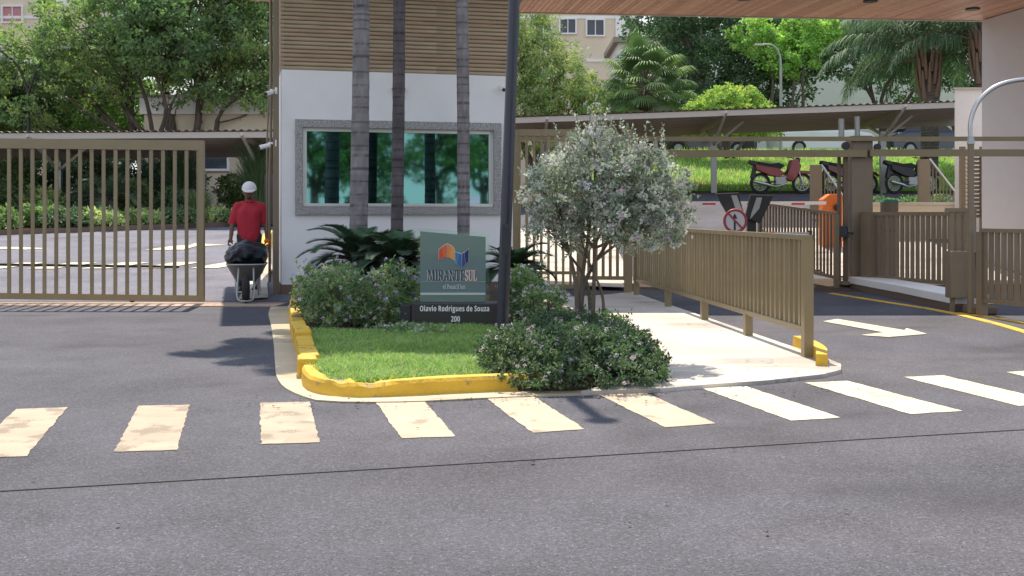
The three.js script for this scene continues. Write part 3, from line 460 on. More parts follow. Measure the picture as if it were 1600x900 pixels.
// ---------------------------------------------------------------- entrance sign
const font = { bold: await new FontLoader().loadAsync('fonts/droid/droid_sans_bold.typeface.json'), serif: await new FontLoader().loadAsync('fonts/droid/droid_serif_regular.typeface.json'), sans: await new FontLoader().loadAsync('fonts/droid/droid_sans_regular.typeface.json') };
const words = (s, f, size, width, x, y, z, mode = 'c') => { const g = new TextGeometry(s, { font: f, size, depth: 0.003, curveSegments: 4 }); g.computeBoundingBox(); const b = g.boundingBox, w = b.max.x - b.min.x; g.translate(-b.min.x - (mode === 'c' ? w / 2 : 0), 0, 0); g.scale(width / w, 1, 1); return g.translate(x, y, z); };
const totem = thing('entrance_sign', 'teal glass entrance sign with orange and blue emblem on a dark base', 'sign', [-0.6, 0.07, -12.0]);
{
  const teal = phys(0.12, 0.185, 0.19, { roughness: 0.16, clearcoat: 0.8 }), clear = phys(0.9, 1, 0.97, { transmission: 1, thickness: 0, roughness: 0.02 }), ink = mat(0.03, 0.035, 0.075), wht = mat(0.82, 0.82, 0.82), sal = mat(0.75, 0.42, 0.38);
  part(totem, 'base', rbox(0.98, 0.3, 0.3, 0.02, 0.13, 0, 0.012), mat(0.035, 0.03, 0.033, { roughness: 0.35 }));
  part(totem, 'base_side', rbox(0.12, 0.27, 0.26, -0.535, 0.125, -0.01, 0.01), M.dark);
  const pan = part(totem, 'glass_panel', extr([[-0.385, 0.285], [0.315, 0.285], [0.315, 0.98], [-0.385, 1.04]], 0.02, 0.002).translate(0, 0, -0.01), teal);
  part(pan, 'glass_sheet', extr([[-0.415, 0.29], [0.355, 0.29], [0.355, 1.02], [-0.415, 1.075]], 0.008).translate(0, 0, -0.03), clear);
  part(pan, 'steel_strip', box(0.7, 0.025, 0.008, -0.035, 0.37, 0.017), mat(0.5, 0.56, 0.55, { roughness: 0.4 }));
  part(pan, 'seam', box(0.7, 0.006, 0.004, -0.035, 0.5, 0.014), mat(0.3, 0.36, 0.36));
  // emblem: folded orange panes on the left, blue panes on the right, with white edging
  const z = 0.013, ox = -0.185, oy = 0.735, S = 0.0036, P = (a) => a.map(([x, y]) => [ox + x * S, oy - y * S]);
  const panes = [[[[0, 0], [0, -30], [8, -38], [14, -8], [8, -3]], 0.62, 0.07, 0.04], [[[8, -38], [20, -46], [24, -48], [24, -8], [14, -8]], 0.68, 0.13, 0.04], [[[26, -48], [38, -42], [32, -7], [26, -8]], 0.72, 0.24, 0.06], [[[38, -42], [47, -32], [47, 2], [32, -7]], 0.75, 0.3, 0.09],
    [[[49, -24], [60, -20], [52, 12], [49, 6]], 0.04, 0.2, 0.42], [[[61, -20], [67, -18], [67, 24], [53, 13]], 0.03, 0.13, 0.34], [[[69, -18], [75, -22], [80, 12], [69, 24]], 0.02, 0.06, 0.24], [[[76, -22], [89, -33], [89, 4], [81, 12]], 0.012, 0.02, 0.11]];
  for (const [q, r, g, b] of panes) { part(pan, 'emblem_edge', extr(P(q), 0.002, 0.0036).translate(0, 0, z - 0.004), wht); part(pan, 'emblem_pane', extr(P(q), 0.003).translate(0, 0, z + 0.004), mat(r, g, b, { roughness: 0.4 })); }
  for (const [w, x, wd, m] of [['MIRANTE', -0.31, 0.4, ink], ['SUL', 0.1, 0.125, sal]]) { part(pan, 'lettering', words(w, font.serif, 0.115, wd, x, 0.512, 0.0185, 'l'), m); part(pan, 'lettering_edge', words(w, font.serif, 0.115, wd, x - 0.006, 0.509, 0.0135, 'l'), wht); }
  part(pan, 'small_lettering', words('el Pasacil lon', font.serif, 0.045, 0.24, -0.02, 0.425, 0.0135), mat(0.66, 0.7, 0.72));
  part(totem, 'street_name', words('Olavio Rodrigues de Souza', font.bold, 0.058, 0.735, -0.01, 0.195, 0.152), wht);
  part(totem, 'street_number', words('200', font.bold, 0.058, 0.095, 0.0, 0.085, 0.152), wht);
}

// ---------------------------------------------------------------- plants
const crown = (lb, r, lobes, o) => {                                  // leaves in clumps through ellipsoid lobes; returns the clump centres
  const vol = lobes.map((l) => l[3] * l[4] * l[5]), tot = vol.reduce((a, b) => a + b, 0), out = [];
  for (let k = 0; k < o.clumps; k++) {
    let t = r() * tot, i = 0; while (t > vol[i] && i < lobes.length - 1) t -= vol[i++];
    const l = lobes[i], d = unit(r), q = Math.pow(r(), 1 / (o.shell ?? 4)), c = V(l[0] + d.x * l[3] * q, l[1] + d.y * l[4] * q, l[2] + d.z * l[5] * q), tone = pick(r, o.cols), cs = o.spread * (0.6 + 0.8 * r());
    if (o.floor !== undefined && c.y < o.floor) { c.y = o.floor + r() * 0.1; }
    out.push([c, i, d]);
    for (let j = 0; j < o.per; j++) {
      const p = V(c.x + gauss(r) * cs, c.y + gauss(r) * cs * (o.flat ?? 0.7), c.z + gauss(r) * cs);
      if (o.floor !== undefined && p.y < o.floor) continue;
      const a = unit(r); a.addScaledVector(d, 0.5); a.y += o.droop ?? -0.15; a.normalize();
      const k2 = 0.8 + 0.4 * r(), sz = 0.7 + 0.6 * r();
      lb.leaf(p, a, across(a, r), o.leaf * sz, o.width * sz, [tone[0] * k2, tone[1] * k2, tone[2] * k2]);
    }
  }
  return out;
};
const bend = (a, b, r, k) => { const L = a.distanceTo(b), m1 = a.clone().lerp(b, 0.35).add(unit(r).multiplyScalar(L * k)), m2 = a.clone().lerp(b, 0.7).add(unit(r).multiplyScalar(L * k)); return [a, m1, m2, b]; };
const tree = (name, label, [x, z], lobes, o, group) => {
  const r = rng(o.seed), y0 = o.y0 ?? land(x, z), t = thing(name, label, o.cat ?? 'tree', [x, y0, z], 0, group), lb = new Leaves(), stems = [], br = [];
  const cl = crown(lb, r, lobes, o), paths = lobes.map((l, i) => bend(V((r() - 0.5) * o.r0 * 2.5, -0.1, (r() - 0.5) * o.r0 * 2.5), V(l[0], l[1] + l[4] * 0.3, l[2]), r, o.bend ?? 0.07));
  const fork = o.fork ?? 0;
  if (fork) { const trunk = [V(0, -0.1, 0), V(0.03, fork * 0.5, 0.02), V(0, fork, 0)]; stems.push(tube(trunk, o.r0, o.r0 * 0.8, 10, 10)); paths.forEach((p) => { p[0].set((r() - 0.5) * o.r0, fork - 0.05, (r() - 0.5) * o.r0); p[1].lerpVectors(p[0], p[3], 0.35).add(unit(r).multiplyScalar(0.08 * p[3].length())); p[2].lerpVectors(p[0], p[3], 0.7).add(unit(r).multiplyScalar(0.05 * p[3].length())); }); }
  paths.forEach((p) => stems.push(tube(p, fork ? o.r0 * 0.55 : o.r0, o.r0 * 0.15, 8, 14)));
  const step = Math.max(1, Math.floor(cl.length / (o.twigs ?? 60)));
  for (let i = 0; i < cl.length; i += step) { const [c, li] = cl[i], cu = new THREE.CatmullRomCurve3(paths[li]), s = cu.getPoint(0.45 + 0.5 * r()); br.push(tube(bend(s, c, r, 0.1), o.r0 * 0.2, o.r0 * 0.06, 5, 6)); }
  part(t, 'trunk', stems, o.bark ?? M.bark); if (br.length) part(t, 'branches', br, o.bark ?? M.bark);
  const cr = part(t, 'crown', lb.geo(), o.m ?? M.leaf); cr.userData.kind = 'stuff';
  return t;
};
const GREEN = [[0.055, 0.105, 0.03], [0.04, 0.085, 0.025], [0.075, 0.13, 0.035], [0.05, 0.09, 0.035]], DEEP = [[0.025, 0.06, 0.022], [0.035, 0.075, 0.028], [0.03, 0.055, 0.03]], LIME = [[0.13, 0.2, 0.035], [0.16, 0.21, 0.04], [0.1, 0.17, 0.03]], SAGE = [[0.26, 0.29, 0.235], [0.17, 0.2, 0.15], [0.36, 0.385, 0.34], [0.11, 0.14, 0.09]];

const shrub = (name, label, [x, y, z], lobes, o, fl) => {
  const r = rng(o.seed), t = thing(name, label, 'shrub', [x, y, z], 0), lb = new Leaves(), st = [], cl = crown(lb, r, lobes, { ...o, floor: 0.01 });
  for (let i = 0; i < cl.length; i += Math.ceil(cl.length / 70)) { const c = cl[i][0]; st.push(tube(bend(V(c.x * 0.4 + (r() - 0.5) * 0.1, 0, c.z * 0.4 + (r() - 0.5) * 0.1), c.clone().multiplyScalar(1.03), r, 0.08), 0.009, 0.003, 5, 6)); }
  part(t, 'stems', st, M.bark);
  for (let i = 0; i < (o.sprigs ?? 0); i++) {                        // loose shoots that stand out of the outline
    const c = cl[Math.floor(r() * cl.length)][0], d = unit(r); d.y = Math.abs(d.y) + 0.5; d.normalize(); const L = 0.1 + 0.14 * r();
    for (let j = 0; j < 12; j++) { const p = c.clone().addScaledVector(d, L * (0.3 + 0.7 * j / 12)), a = unit(r).addScaledVector(d, 0.7).normalize(); lb.leaf(p, a, across(a, r), o.leaf, o.width, pick(r, o.cols)); }
  }
  part(t, 'foliage', lb.geo(), M.leaf).userData.kind = 'stuff';
  if (fl) {
    const f = new Leaves();
    for (let i = 0; i < fl.n; i++) { const [c, , dn] = cl[Math.floor(r() * cl.length)], q = c.clone().addScaledVector(dn, o.spread * (1.1 + 0.5 * r())), col = pick(r, fl.cols); if (q.y < 0.03) continue; for (let j = 0; j < fl.heads; j++) { const p = q.clone().add(unit(r).multiplyScalar(fl.size * 0.9)), a = unit(r); a.y = Math.abs(a.y); a.z += 0.3; a.normalize(); f.leaf(p, a, across(a, r), fl.size, fl.size * 0.9, col); } }
    part(t, 'flowers', f.geo(), M.petal).userData.kind = 'stuff';
  }
  return t;
};
const LAN = [[0.05, 0.095, 0.028], [0.038, 0.075, 0.024], [0.075, 0.12, 0.035], [0.1, 0.13, 0.06]];
const PALE = [[0.6, 0.52, 0.62], [0.66, 0.62, 0.66], [0.42, 0.36, 0.62], [0.68, 0.5, 0.55]];
shrub('flowering_shrub', 'rounded lilac-flowered shrub in front of the thick grey palm trunk', [-1.75, 0.07, -12.5], [[-0.12, 0.3, 0.25, 0.5, 0.34, 0.6], [0.3, 0.25, 0.1, 0.45, 0.36, 0.6], [-0.35, 0.35, -0.3, 0.4, 0.35, 0.5], [0.45, 0.25, -0.4, 0.5, 0.4, 0.5], [-0.5, 0.2, -0.9, 0.3, 0.25, 0.5]], { seed: 31, clumps: 900, per: 26, spread: 0.055, leaf: 0.042, width: 0.022, cols: LAN, shell: 5, sprigs: 50 }, { n: 620, heads: 9, size: 0.017, cols: PALE });
shrub('flowering_shrub', 'broad dark lantana shrub with tiny pale flowers at the sage tree foot', [0.42, 0.05, -8.95], [[-0.38, 0.15, 0.28, 0.3, 0.2, 0.45], [0.02, 0.17, 0.38, 0.4, 0.23, 0.5], [0.42, 0.14, 0.26, 0.32, 0.22, 0.5], [0.0, 0.19, -0.3, 0.48, 0.23, 0.5], [0.56, 0.09, 0.5, 0.22, 0.13, 0.28], [-0.32, 0.06, 0.72, 0.25, 0.1, 0.2], [0.15, 0.07, 0.86, 0.5, 0.11, 0.14], [-0.15, 0.1, 0.72, 0.3, 0.13, 0.18], [-0.2, 0.06, 0.88, 0.3, 0.1, 0.1], [0.2, 0.2, -0.75, 0.45, 0.2, 0.4]], { seed: 37, clumps: 1500, per: 30, spread: 0.05, leaf: 0.034, width: 0.019, cols: [[0.022, 0.047, 0.017], [0.018, 0.038, 0.014], [0.036, 0.065, 0.022]], shell: 6, sprigs: 70 }, { n: 420, heads: 9, size: 0.013, cols: PALE });  // leaf colours darkened to stand in for sage and palm shade
shrub('flowering_shrub', 'loose white-flowered shrub between sign and navy pole', [0.2, 0.06, -12.3], [[-0.08, 0.3, -0.2, 0.22, 0.34, 0.3], [0.15, 0.2, 0.3, 0.25, 0.25, 0.4]], { seed: 41, clumps: 260, per: 26, spread: 0.06, leaf: 0.04, width: 0.02, cols: LAN, shell: 5, sprigs: 20 }, { n: 260, heads: 9, size: 0.015, cols: [[0.7, 0.68, 0.7], [0.62, 0.6, 0.68]] });
shrub('groundcover_clump', 'low white-flowered groundcover before the sign base', [-1.12, 0.07, -11.35], [[0, 0.02, 0, 0.3, 0.05, 0.18], [0.35, 0.02, 0.2, 0.22, 0.03, 0.12]], { seed: 43, clumps: 160, per: 16, spread: 0.04, leaf: 0.03, width: 0.014, cols: LAN, shell: 3 }, { n: 190, heads: 6, size: 0.012, cols: [[0.72, 0.7, 0.72], [0.64, 0.62, 0.68]] });

// sage tree: several bare stems, broad silver crown with upright shoots
{
  const r = rng(53), t = thing('sage_tree', 'small silver-leaved sage tree with bare twisted stems', 'tree', [0.64, 0.05, -9.75]), lb = new Leaves(), st = [], tw = [];
  const lobes = [[-0.28, 1.42, 0, 0.3, 0.36, 0.35], [0.1, 1.58, 0.05, 0.42, 0.4, 0.45], [0.5, 1.45, 0, 0.42, 0.38, 0.45], [0.72, 1.22, 0.05, 0.28, 0.26, 0.35], [0.2, 1.22, 0.1, 0.4, 0.22, 0.4], [-0.35, 1.2, 0.05, 0.2, 0.18, 0.25], [0.1, 1.85, 0, 0.26, 0.16, 0.25], [0.42, 1.75, 0.05, 0.2, 0.16, 0.2], [-0.45, 1.5, 0.05, 0.14, 0.14, 0.2], [0.5, 1.05, 0.1, 0.3, 0.15, 0.3], [-0.05, 1.08, 0.05, 0.25, 0.14, 0.25]];
  const cl = crown(lb, r, lobes, { clumps: 980, per: 24, spread: 0.05, leaf: 0.034, width: 0.02, cols: SAGE, shell: 2.6, droop: 0.2 });
  const paths = lobes.map((l, i) => bend(V((i - 3.5) * 0.018, -0.05, (r() - 0.5) * 0.08), V(l[0] * 0.85, l[1] - 0.05, l[2]), r, 0.06));
  paths.forEach((p, i) => { p[1].set(p[0].x * 1.2 + p[3].x * 0.06 * r() + (r() - 0.5) * 0.04, 0.5 + 0.14 * r(), (r() - 0.5) * 0.08); p[2].lerpVectors(p[1], p[3], 0.55); const side = [3, 4, 7, 8, 9].includes(i) && i; if (side) { const q = new THREE.CatmullRomCurve3(paths[side - 1 - (side > 7 ? side - 7 : 0)]); p[0].copy(q.getPoint(0.5)); p[1].lerpVectors(p[0], p[3], 0.35).add(V(0, 0.03, 0.02)); p[2].lerpVectors(p[0], p[3], 0.7).add(V(0, 0.03, 0)); } st.push(tube(p, side ? 0.014 : 0.03 - 0.001 * i, 0.006, 8, 16)); });
  for (let i = 0; i < cl.length; i += 9) { const [c, li] = cl[i], s = new THREE.CatmullRomCurve3(paths[li]).getPoint(0.55 + 0.42 * r()); tw.push(tube(bend(s, c, r, 0.08), 0.006, 0.002, 5, 6)); }
  for (let i = 0; i < 230; i++) {                                     // leafy shoots
    const [c] = cl[Math.floor(r() * cl.length)]; const up = c.y > 1.35; if (!up && r() < 0.6) continue; const d = V((r() - 0.5) * 0.7, up ? 1 : -0.3, (r() - 0.5) * 0.7).normalize(), L = 0.1 + r() * r() * 0.32;
    tw.push(tube([c, c.clone().addScaledVector(d, L)], 0.003, 0.001, 4, 2));
    for (let j = 0; j < 26; j++) { const p = c.clone().addScaledVector(d, L * j / 25), a = unit(r).addScaledVector(d, 0.8).normalize(); lb.leaf(p, a, across(a, r), 0.032, 0.018, pick(r, SAGE)); }
  }
  part(t, 'trunk', st, M.bark); part(t, 'branches', tw, M.bark); part(t, 'crown', lb.geo(), M.sageLeaf).userData.kind = 'stuff';
  const f = new Leaves(); for (let i = 0; i < 110; i++) { const c = cl[Math.floor(r() * cl.length)][0].clone().add(V(0, 0, 0.06)), col = pick(r, [[0.5, 0.3, 0.48], [0.45, 0.38, 0.55]]); for (let j = 0; j < 8; j++) { const a = unit(r); f.leaf(c.clone().add(unit(r).multiplyScalar(0.02)), a, across(a, r), 0.02, 0.018, col); } }
  part(t, 'flowers', f.geo(), M.petal).userData.kind = 'stuff';
}

// pinnate fronds for palms and cycads
const frond = (lb, rach, base, az, el, L, o, r) => {
  const n = o.seg ?? 14, pts = [], h = V(Math.cos(az), 0, Math.sin(az)), side = V(-Math.sin(az), 0, Math.cos(az)); let p = base.clone(), e = el;
  for (let i = 0; i <= n; i++) { pts.push(p.clone()); p.addScaledVector(h, Math.cos(e) * L / n).addScaledVector(V(0, 1, 0), Math.sin(e) * L / n); e -= o.curl / n * (0.4 + 1.2 * i / n); }
  rach.push(tube(pts, o.rr ?? 0.02, 0.004, 5, n));
  const cu = new THREE.CatmullRomCurve3(pts), m = o.pairs;
  for (let i = 0; i < m; i++) {
    const t = lerp(o.bare ?? 0.12, 0.995, i / (m - 1)), c = cu.getPoint(t), tn = cu.getTangent(t), up = V().crossVectors(side, tn).normalize(); if (up.y < 0 && Math.abs(tn.y) < 0.9) up.negate();
    const len = o.leaflet * Math.sin(Math.PI * (0.15 + 0.8 * t)) ** 0.7 * (0.85 + 0.3 * r()), col = pick(r, o.cols);
    for (const s of [-1, 1]) {
      const d = side.clone().multiplyScalar(s).addScaledVector(tn, o.sweep ?? 0.55).addScaledVector(up, (o.vee ?? 0.3) + (r() - 0.5) * (o.ruff ?? 0.2)).normalize(), q = [c];
      for (let k = 1; k <= 3; k++) { const dd = d.clone(); dd.y -= (o.hang ?? 0.5) * k / 3; dd.normalize(); q.push(q[k - 1].clone().addScaledVector(dd, len / 3)); }
      lb.ribbon(q, V().crossVectors(d, up).normalize(), o.lw, col);
    }
  }
};
const palmCrown = (t, r, top, N, o) => { const lb = new Leaves(), ra = []; for (let i = 0; i < N; i++) { const az = i * 2.39996 + (r() - 0.5) * 0.4, k = (i + 0.5) / N; if (o.open && k > 0.35 && Math.sin(az) > 0.45) continue; frond(lb, ra, top.clone(), az, lerp(o.e1, o.e0, k), o.L * (0.85 + 0.3 * r()), o, r); } part(t, 'frond_stalks', ra, o.stalk ?? M.bark); part(t, 'fronds', lb.geo(), o.m ?? M.glossLeaf).userData.kind = 'stuff'; };
const palmTrunk = (pts, r0, r1, ringGap, seed, tones) => {            // ringed trunk with leaf scars
  const c = new THREE.CatmullRomCurve3(pts), L = c.getLength(), r = rng(seed), rings = []; for (let s = 0; s < L;) { rings.push(s); s += ringGap * (0.6 + 0.8 * r()); }
  const seg = Math.round(L / 0.02), rad = 20, P = [], C = [], U = [], I = [];
  for (let i = 0; i <= seg; i++) {
    const s = L * i / seg, p = c.getPointAt(i / seg); let near = 9, id = 0; rings.forEach((q, k) => { if (Math.abs(q - s) < near) { near = Math.abs(q - s); id = k; } });
    const scar = near < 0.012 ? 1 : 0, R0 = lerp(r0, r1, i / seg) * (1 + 0.035 * hash(id, 3, seed) + (near < 0.03 ? 0.02 : 0) - scar * 0.02);
    for (let j = 0; j <= rad; j++) { const a = (j % rad) / rad * 6.2832, w = 1 + 0.02 * (vnoise((j % rad) * 0.9, s * 6, 0, seed) - 0.5), n = vnoise((j % rad) * 1.3, s * 9, 0, seed + 4), sc = scar * (vnoise((j % rad) * 0.8 + id * 3, id, 0, seed + 9) > 0.3 ? 1 : 0.35); P.push(p.x + Math.cos(a) * R0 * w, p.y, p.z + Math.sin(a) * R0 * w); const k = (0.7 + 0.45 * n) * (1 - 0.55 * sc) * (0.85 + 0.3 * hash(id, 8, seed)); C.push(tones[0] * k, tones[1] * k, tones[2] * k); U.push(a * R0, s); }
  }
  for (let i = 0; i < seg; i++) for (let j = 0; j < rad; j++) { const a = i * (rad + 1) + j, b = a + rad + 1; I.push(a, b, a + 1, a + 1, b, b + 1); }
  const g = new THREE.BufferGeometry(); g.setAttribute('position', new THREE.Float32BufferAttribute(P, 3)); g.setAttribute('color', new THREE.Float32BufferAttribute(C, 3)); g.setAttribute('uv', new THREE.Float32BufferAttribute(U, 2)); g.setIndex(I); g.computeVertexNormals(); return g;
};
const tallPalm = (label, [x, z], dx, H, r0, r1, seed, N, tone = [0.22, 0.2, 0.205]) => { const t = thing('tall_palm', label, 'palm', [x, 0.06, z], 0, 'palms before the gatehouse'), r = rng(seed); part(t, 'trunk', palmTrunk([V(0, 0, 0), V(dx * 0.3 + 0.01, H * 0.35, 0), V(dx * 0.7 - 0.01, H * 0.7, 0.02), V(dx, H, 0)], r0, r1, 0.15, seed, tone), M.palmBark); part(t, 'crownshaft', tube([V(dx, H - 0.05, 0), V(dx, H + 0.7, 0)], r1 * 1.15, r1 * 0.6, 14, 4), phys(0.08, 0.13, 0.05)); palmCrown(t, r, V(dx, H + 0.65, 0), N, { e1: 1.25, e0: -0.25, L: 1.75, curl: 1.3, pairs: 44, leaflet: 0.5, lw: 0.06, rr: 0.018, hang: 0.7, vee: 0.2, ruff: 0.5, cols: GREEN }); return t; };
tallPalm('thick grey ringed palm trunk rising behind the lilac-flowered shrub', [-2.11, -15.2], 0.12, 7.6, 0.128, 0.095, 61, 17);
tallPalm('slim dark ringed palm trunk rising between the two cycads', [-1.66, -15.95], 0.1, 8.2, 0.088, 0.082, 62, 15, [0.11, 0.095, 0.1]);
tallPalm('slim pale ringed palm trunk standing behind the glass sign', [-0.71, -16.3], -0.04, 7.8, 0.088, 0.092, 63, 15);
const cycad = (label, [x, z], y, N, L, seed, e1) => { const t = thing('cycad', label, 'cycad', [x, 0.06, z], 0, 'cycads before the gatehouse'), r = rng(seed); part(t, 'stem', tube([V(0, 0, 0), V(0.02, y, 0)], 0.14, 0.12, 12, 6), M.barkDark); palmCrown(t, r, V(0.02, y, 0), N, { e1: e1 ?? 1.2, e0: -0.15, L, curl: 1.5, pairs: 64, leaflet: 0.2, lw: 0.02, rr: 0.012, hang: 0.2, vee: 0.35, ruff: 0.1, sweep: 0.8, bare: 0.1, cols: [[0.02, 0.05, 0.022], [0.028, 0.065, 0.028]] }); return t; };
cycad('dark cycad with arching fronds beside the thick palm trunk', [-1.98, -14.6], 0.58, 40, 0.84, 71);
cycad('glossy cycad with drooping fronds left of the glass sign', [-1.42, -13.9], 0.6, 38, 0.66, 72);
cycad('small cycad partly behind the navy pole', [0.0, -14.6], 0.5, 20, 0.55, 73);

// short grass of the island: counted by nobody
{
  const r = rng(83), poly = [[-1.5, -8.4], [-1.35, -8.08], [-1.1, -7.95], [-0.3, -8.16], [-0.1, -8.4], [0.0, -10.2], [-0.15, -12], [-1.15, -12.1], [-1.3, -11.4], [-2.25, -11.6], [-2.0, -10.6]];
  const inside = (x, z) => { let c = false; for (let i = 0, j = poly.length - 1; i < poly.length; j = i++) { const [a, b] = poly[i], [d, e] = poly[j]; if ((b > z) !== (e > z) && x < (d - a) * (z - b) / (e - b) + a) c = !c; } return c; };
  const lb = new Leaves(), cols = [[0.09, 0.18, 0.03], [0.07, 0.145, 0.026], [0.13, 0.21, 0.04], [0.055, 0.11, 0.025], [0.17, 0.18, 0.07]];
  for (let n = 0; n < 62000;) { const x = -2.3 + r() * 2.4, z = -12.2 + r() * 4.4; if (!inside(x, z)) continue; n++; const tall = fbm(x * 2.2, z * 2.2, 0, 85, 3), h = (0.03 + 0.05 * tall) * (0.5 + r() * 0.9), a = r() * 6.28, d = V(Math.cos(a), 0, Math.sin(a)), lean = 0.3 + r() * 0.9, q = V(x, 0.07, z); lb.ribbon([q, q.clone().addScaledVector(d, h * lean * 0.35).setY(0.07 + h * 0.65), q.clone().addScaledVector(d, h * lean).setY(0.07 + h)], V(-d.z, 0, d.x), 0.008, pick(r, cols)); }
  const g = part(scene, 'island_grass', lb.geo(), M.leaf); g.userData = { kind: 'stuff', label: 'short bright grass on the kerbed island', category: 'grass' };
}
{
  const r = rng(87), lb = new Leaves();                               // dry leaves and grit blown about the street
  for (let i = 0; i < 170; i++) { const near = r() < 0.55, x = near ? -1.9 + r() * 4.6 : -7 + r() * 14, z = near ? -7.9 + r() * 0.5 + (x > 0.5 ? -(x - 0.5) * 0.35 : 0) : -4 - r() * 8; if (z < -7.6 && x > -2.2 && x < 2.9 && !near) continue; const a = r() * 6.28, d = V(Math.cos(a), 0.15 * r(), Math.sin(a)).normalize(), q = V(-d.z, 0.2 * (r() - 0.5), d.x).normalize(); lb.leaf(V(x, 0.016, z), d, q, 0.015 + 0.03 * r(), 0.01 + 0.015 * r(), pick(r, [[0.03, 0.022, 0.014], [0.05, 0.035, 0.02], [0.018, 0.016, 0.014]])); }
  const g = part(scene, 'leaf_litter', lb.geo(), mat(1, 1, 1, { vertexColors: true, roughness: 1 })); g.userData = { kind: 'stuff', label: 'scattered dry leaves and grit on the street', category: 'litter' };
}

// ---------------------------------------------------------------- beyond the gates: lawn bank, beds, carports
const sheetOn = (name, label, pts, lift, m, step = 0.7) => {           // outline (x, z) laid on the land
  const xs = pts.map((p) => p[0]), zs = pts.map((p) => p[1]), inside = (x, z) => { let c = false; for (let i = 0, j = pts.length - 1; i < pts.length; j = i++) { const [a, b] = pts[i], [d, e] = pts[j]; if ((b > z) !== (e > z) && x < (d - a) * (z - b) / (e - b) + a) c = !c; } return c; };
  const P = [], I = []; for (let x = Math.min(...xs); x < Math.max(...xs); x += step) for (let z = Math.min(...zs); z < Math.max(...zs); z += step) { if (!inside(x + step / 2, z + step / 2)) continue; const k = P.length / 3; for (const [a, b] of [[x, z], [x + step, z], [x + step, z + step], [x, z + step]]) P.push(a, land(a, b) + lift, b); I.push(k, k + 3, k + 1, k + 1, k + 3, k + 2); }
  let g = new THREE.BufferGeometry(); g.setAttribute('position', new THREE.Float32BufferAttribute(P, 3)); g.setIndex(I); g = mergeVertices(g, 0.01); g.computeVertexNormals(); return struct(name, label, g, m);
};
sheetOn('lawn_bank', 'sunlit grass bank with dry patches behind the motorcycles', [[1, -34.2], [40, -34.2], [40, -60], [1, -60]], 0.05, M.turf);
sheetOn('planting_bed', 'reddish mulched bed behind the left drive', [[-30, -26.2], [-12.6, -27.2], [-9.5, -28.8], [-5.5, -31.2], [-2, -33], [-2, -60], [-30, -60]], 0.06, M.mulch, 0.4);
{
  const r = rng(91), lb = new Leaves(), cols = [[0.11, 0.22, 0.035], [0.15, 0.24, 0.05], [0.2, 0.22, 0.08], [0.09, 0.17, 0.03]];
  for (let n = 0; n < 26000; n++) { const x = 3 + r() * 16, z = -34.3 - r() * 10.5, h = 0.06 + 0.1 * r() * fbm(x, z, 0, 93, 3) * 2, a = r() * 6.28, y = land(x, z) + 0.05; lb.ribbon([V(x, y, z), V(x + Math.cos(a) * h * 0.6, y + h, z + Math.sin(a) * h * 0.6)], V(-Math.sin(a), 0, Math.cos(a)), 0.045, pick(r, cols)); }
  const g = part(scene, 'bank_grass', lb.geo(), M.leaf); g.userData = { kind: 'stuff', label: 'rough grass tufts on the bank behind the motorcycles', category: 'grass' };
}
sheetOn('inner_pavement', 'pale concrete paving behind the exit fence and orange barrier', [[5.3, -22.5], [6.5, -19.9], [9.3, -19.9], [9.3, -25], [7.2, -26.5], [5.9, -26.5]], 0.025, M.concrete, 0.3);
sheetOn('inner_walk', 'pale concrete walk behind the pedestrian gate', [[-0.6, -18.6], [2.0, -18.2], [2.4, -27], [-0.8, -27]], 0.06, M.concrete, 0.3);
const bedKerb = thing('bed_kerb', 'pale kerb along the mulched bed behind the left drive', 'kerb');
part(bedKerb, 'kerb_stone', sweep(dense([[-30, -26.1], [-12.6, -27.1], [-9.5, -28.7], [-5.5, -31.1], [-3, -32.6]], 0.6), [[-0.06, 0], [-0.06, 0.12], [0.06, 0.12], [0.06, 0]], land), M.plinth);

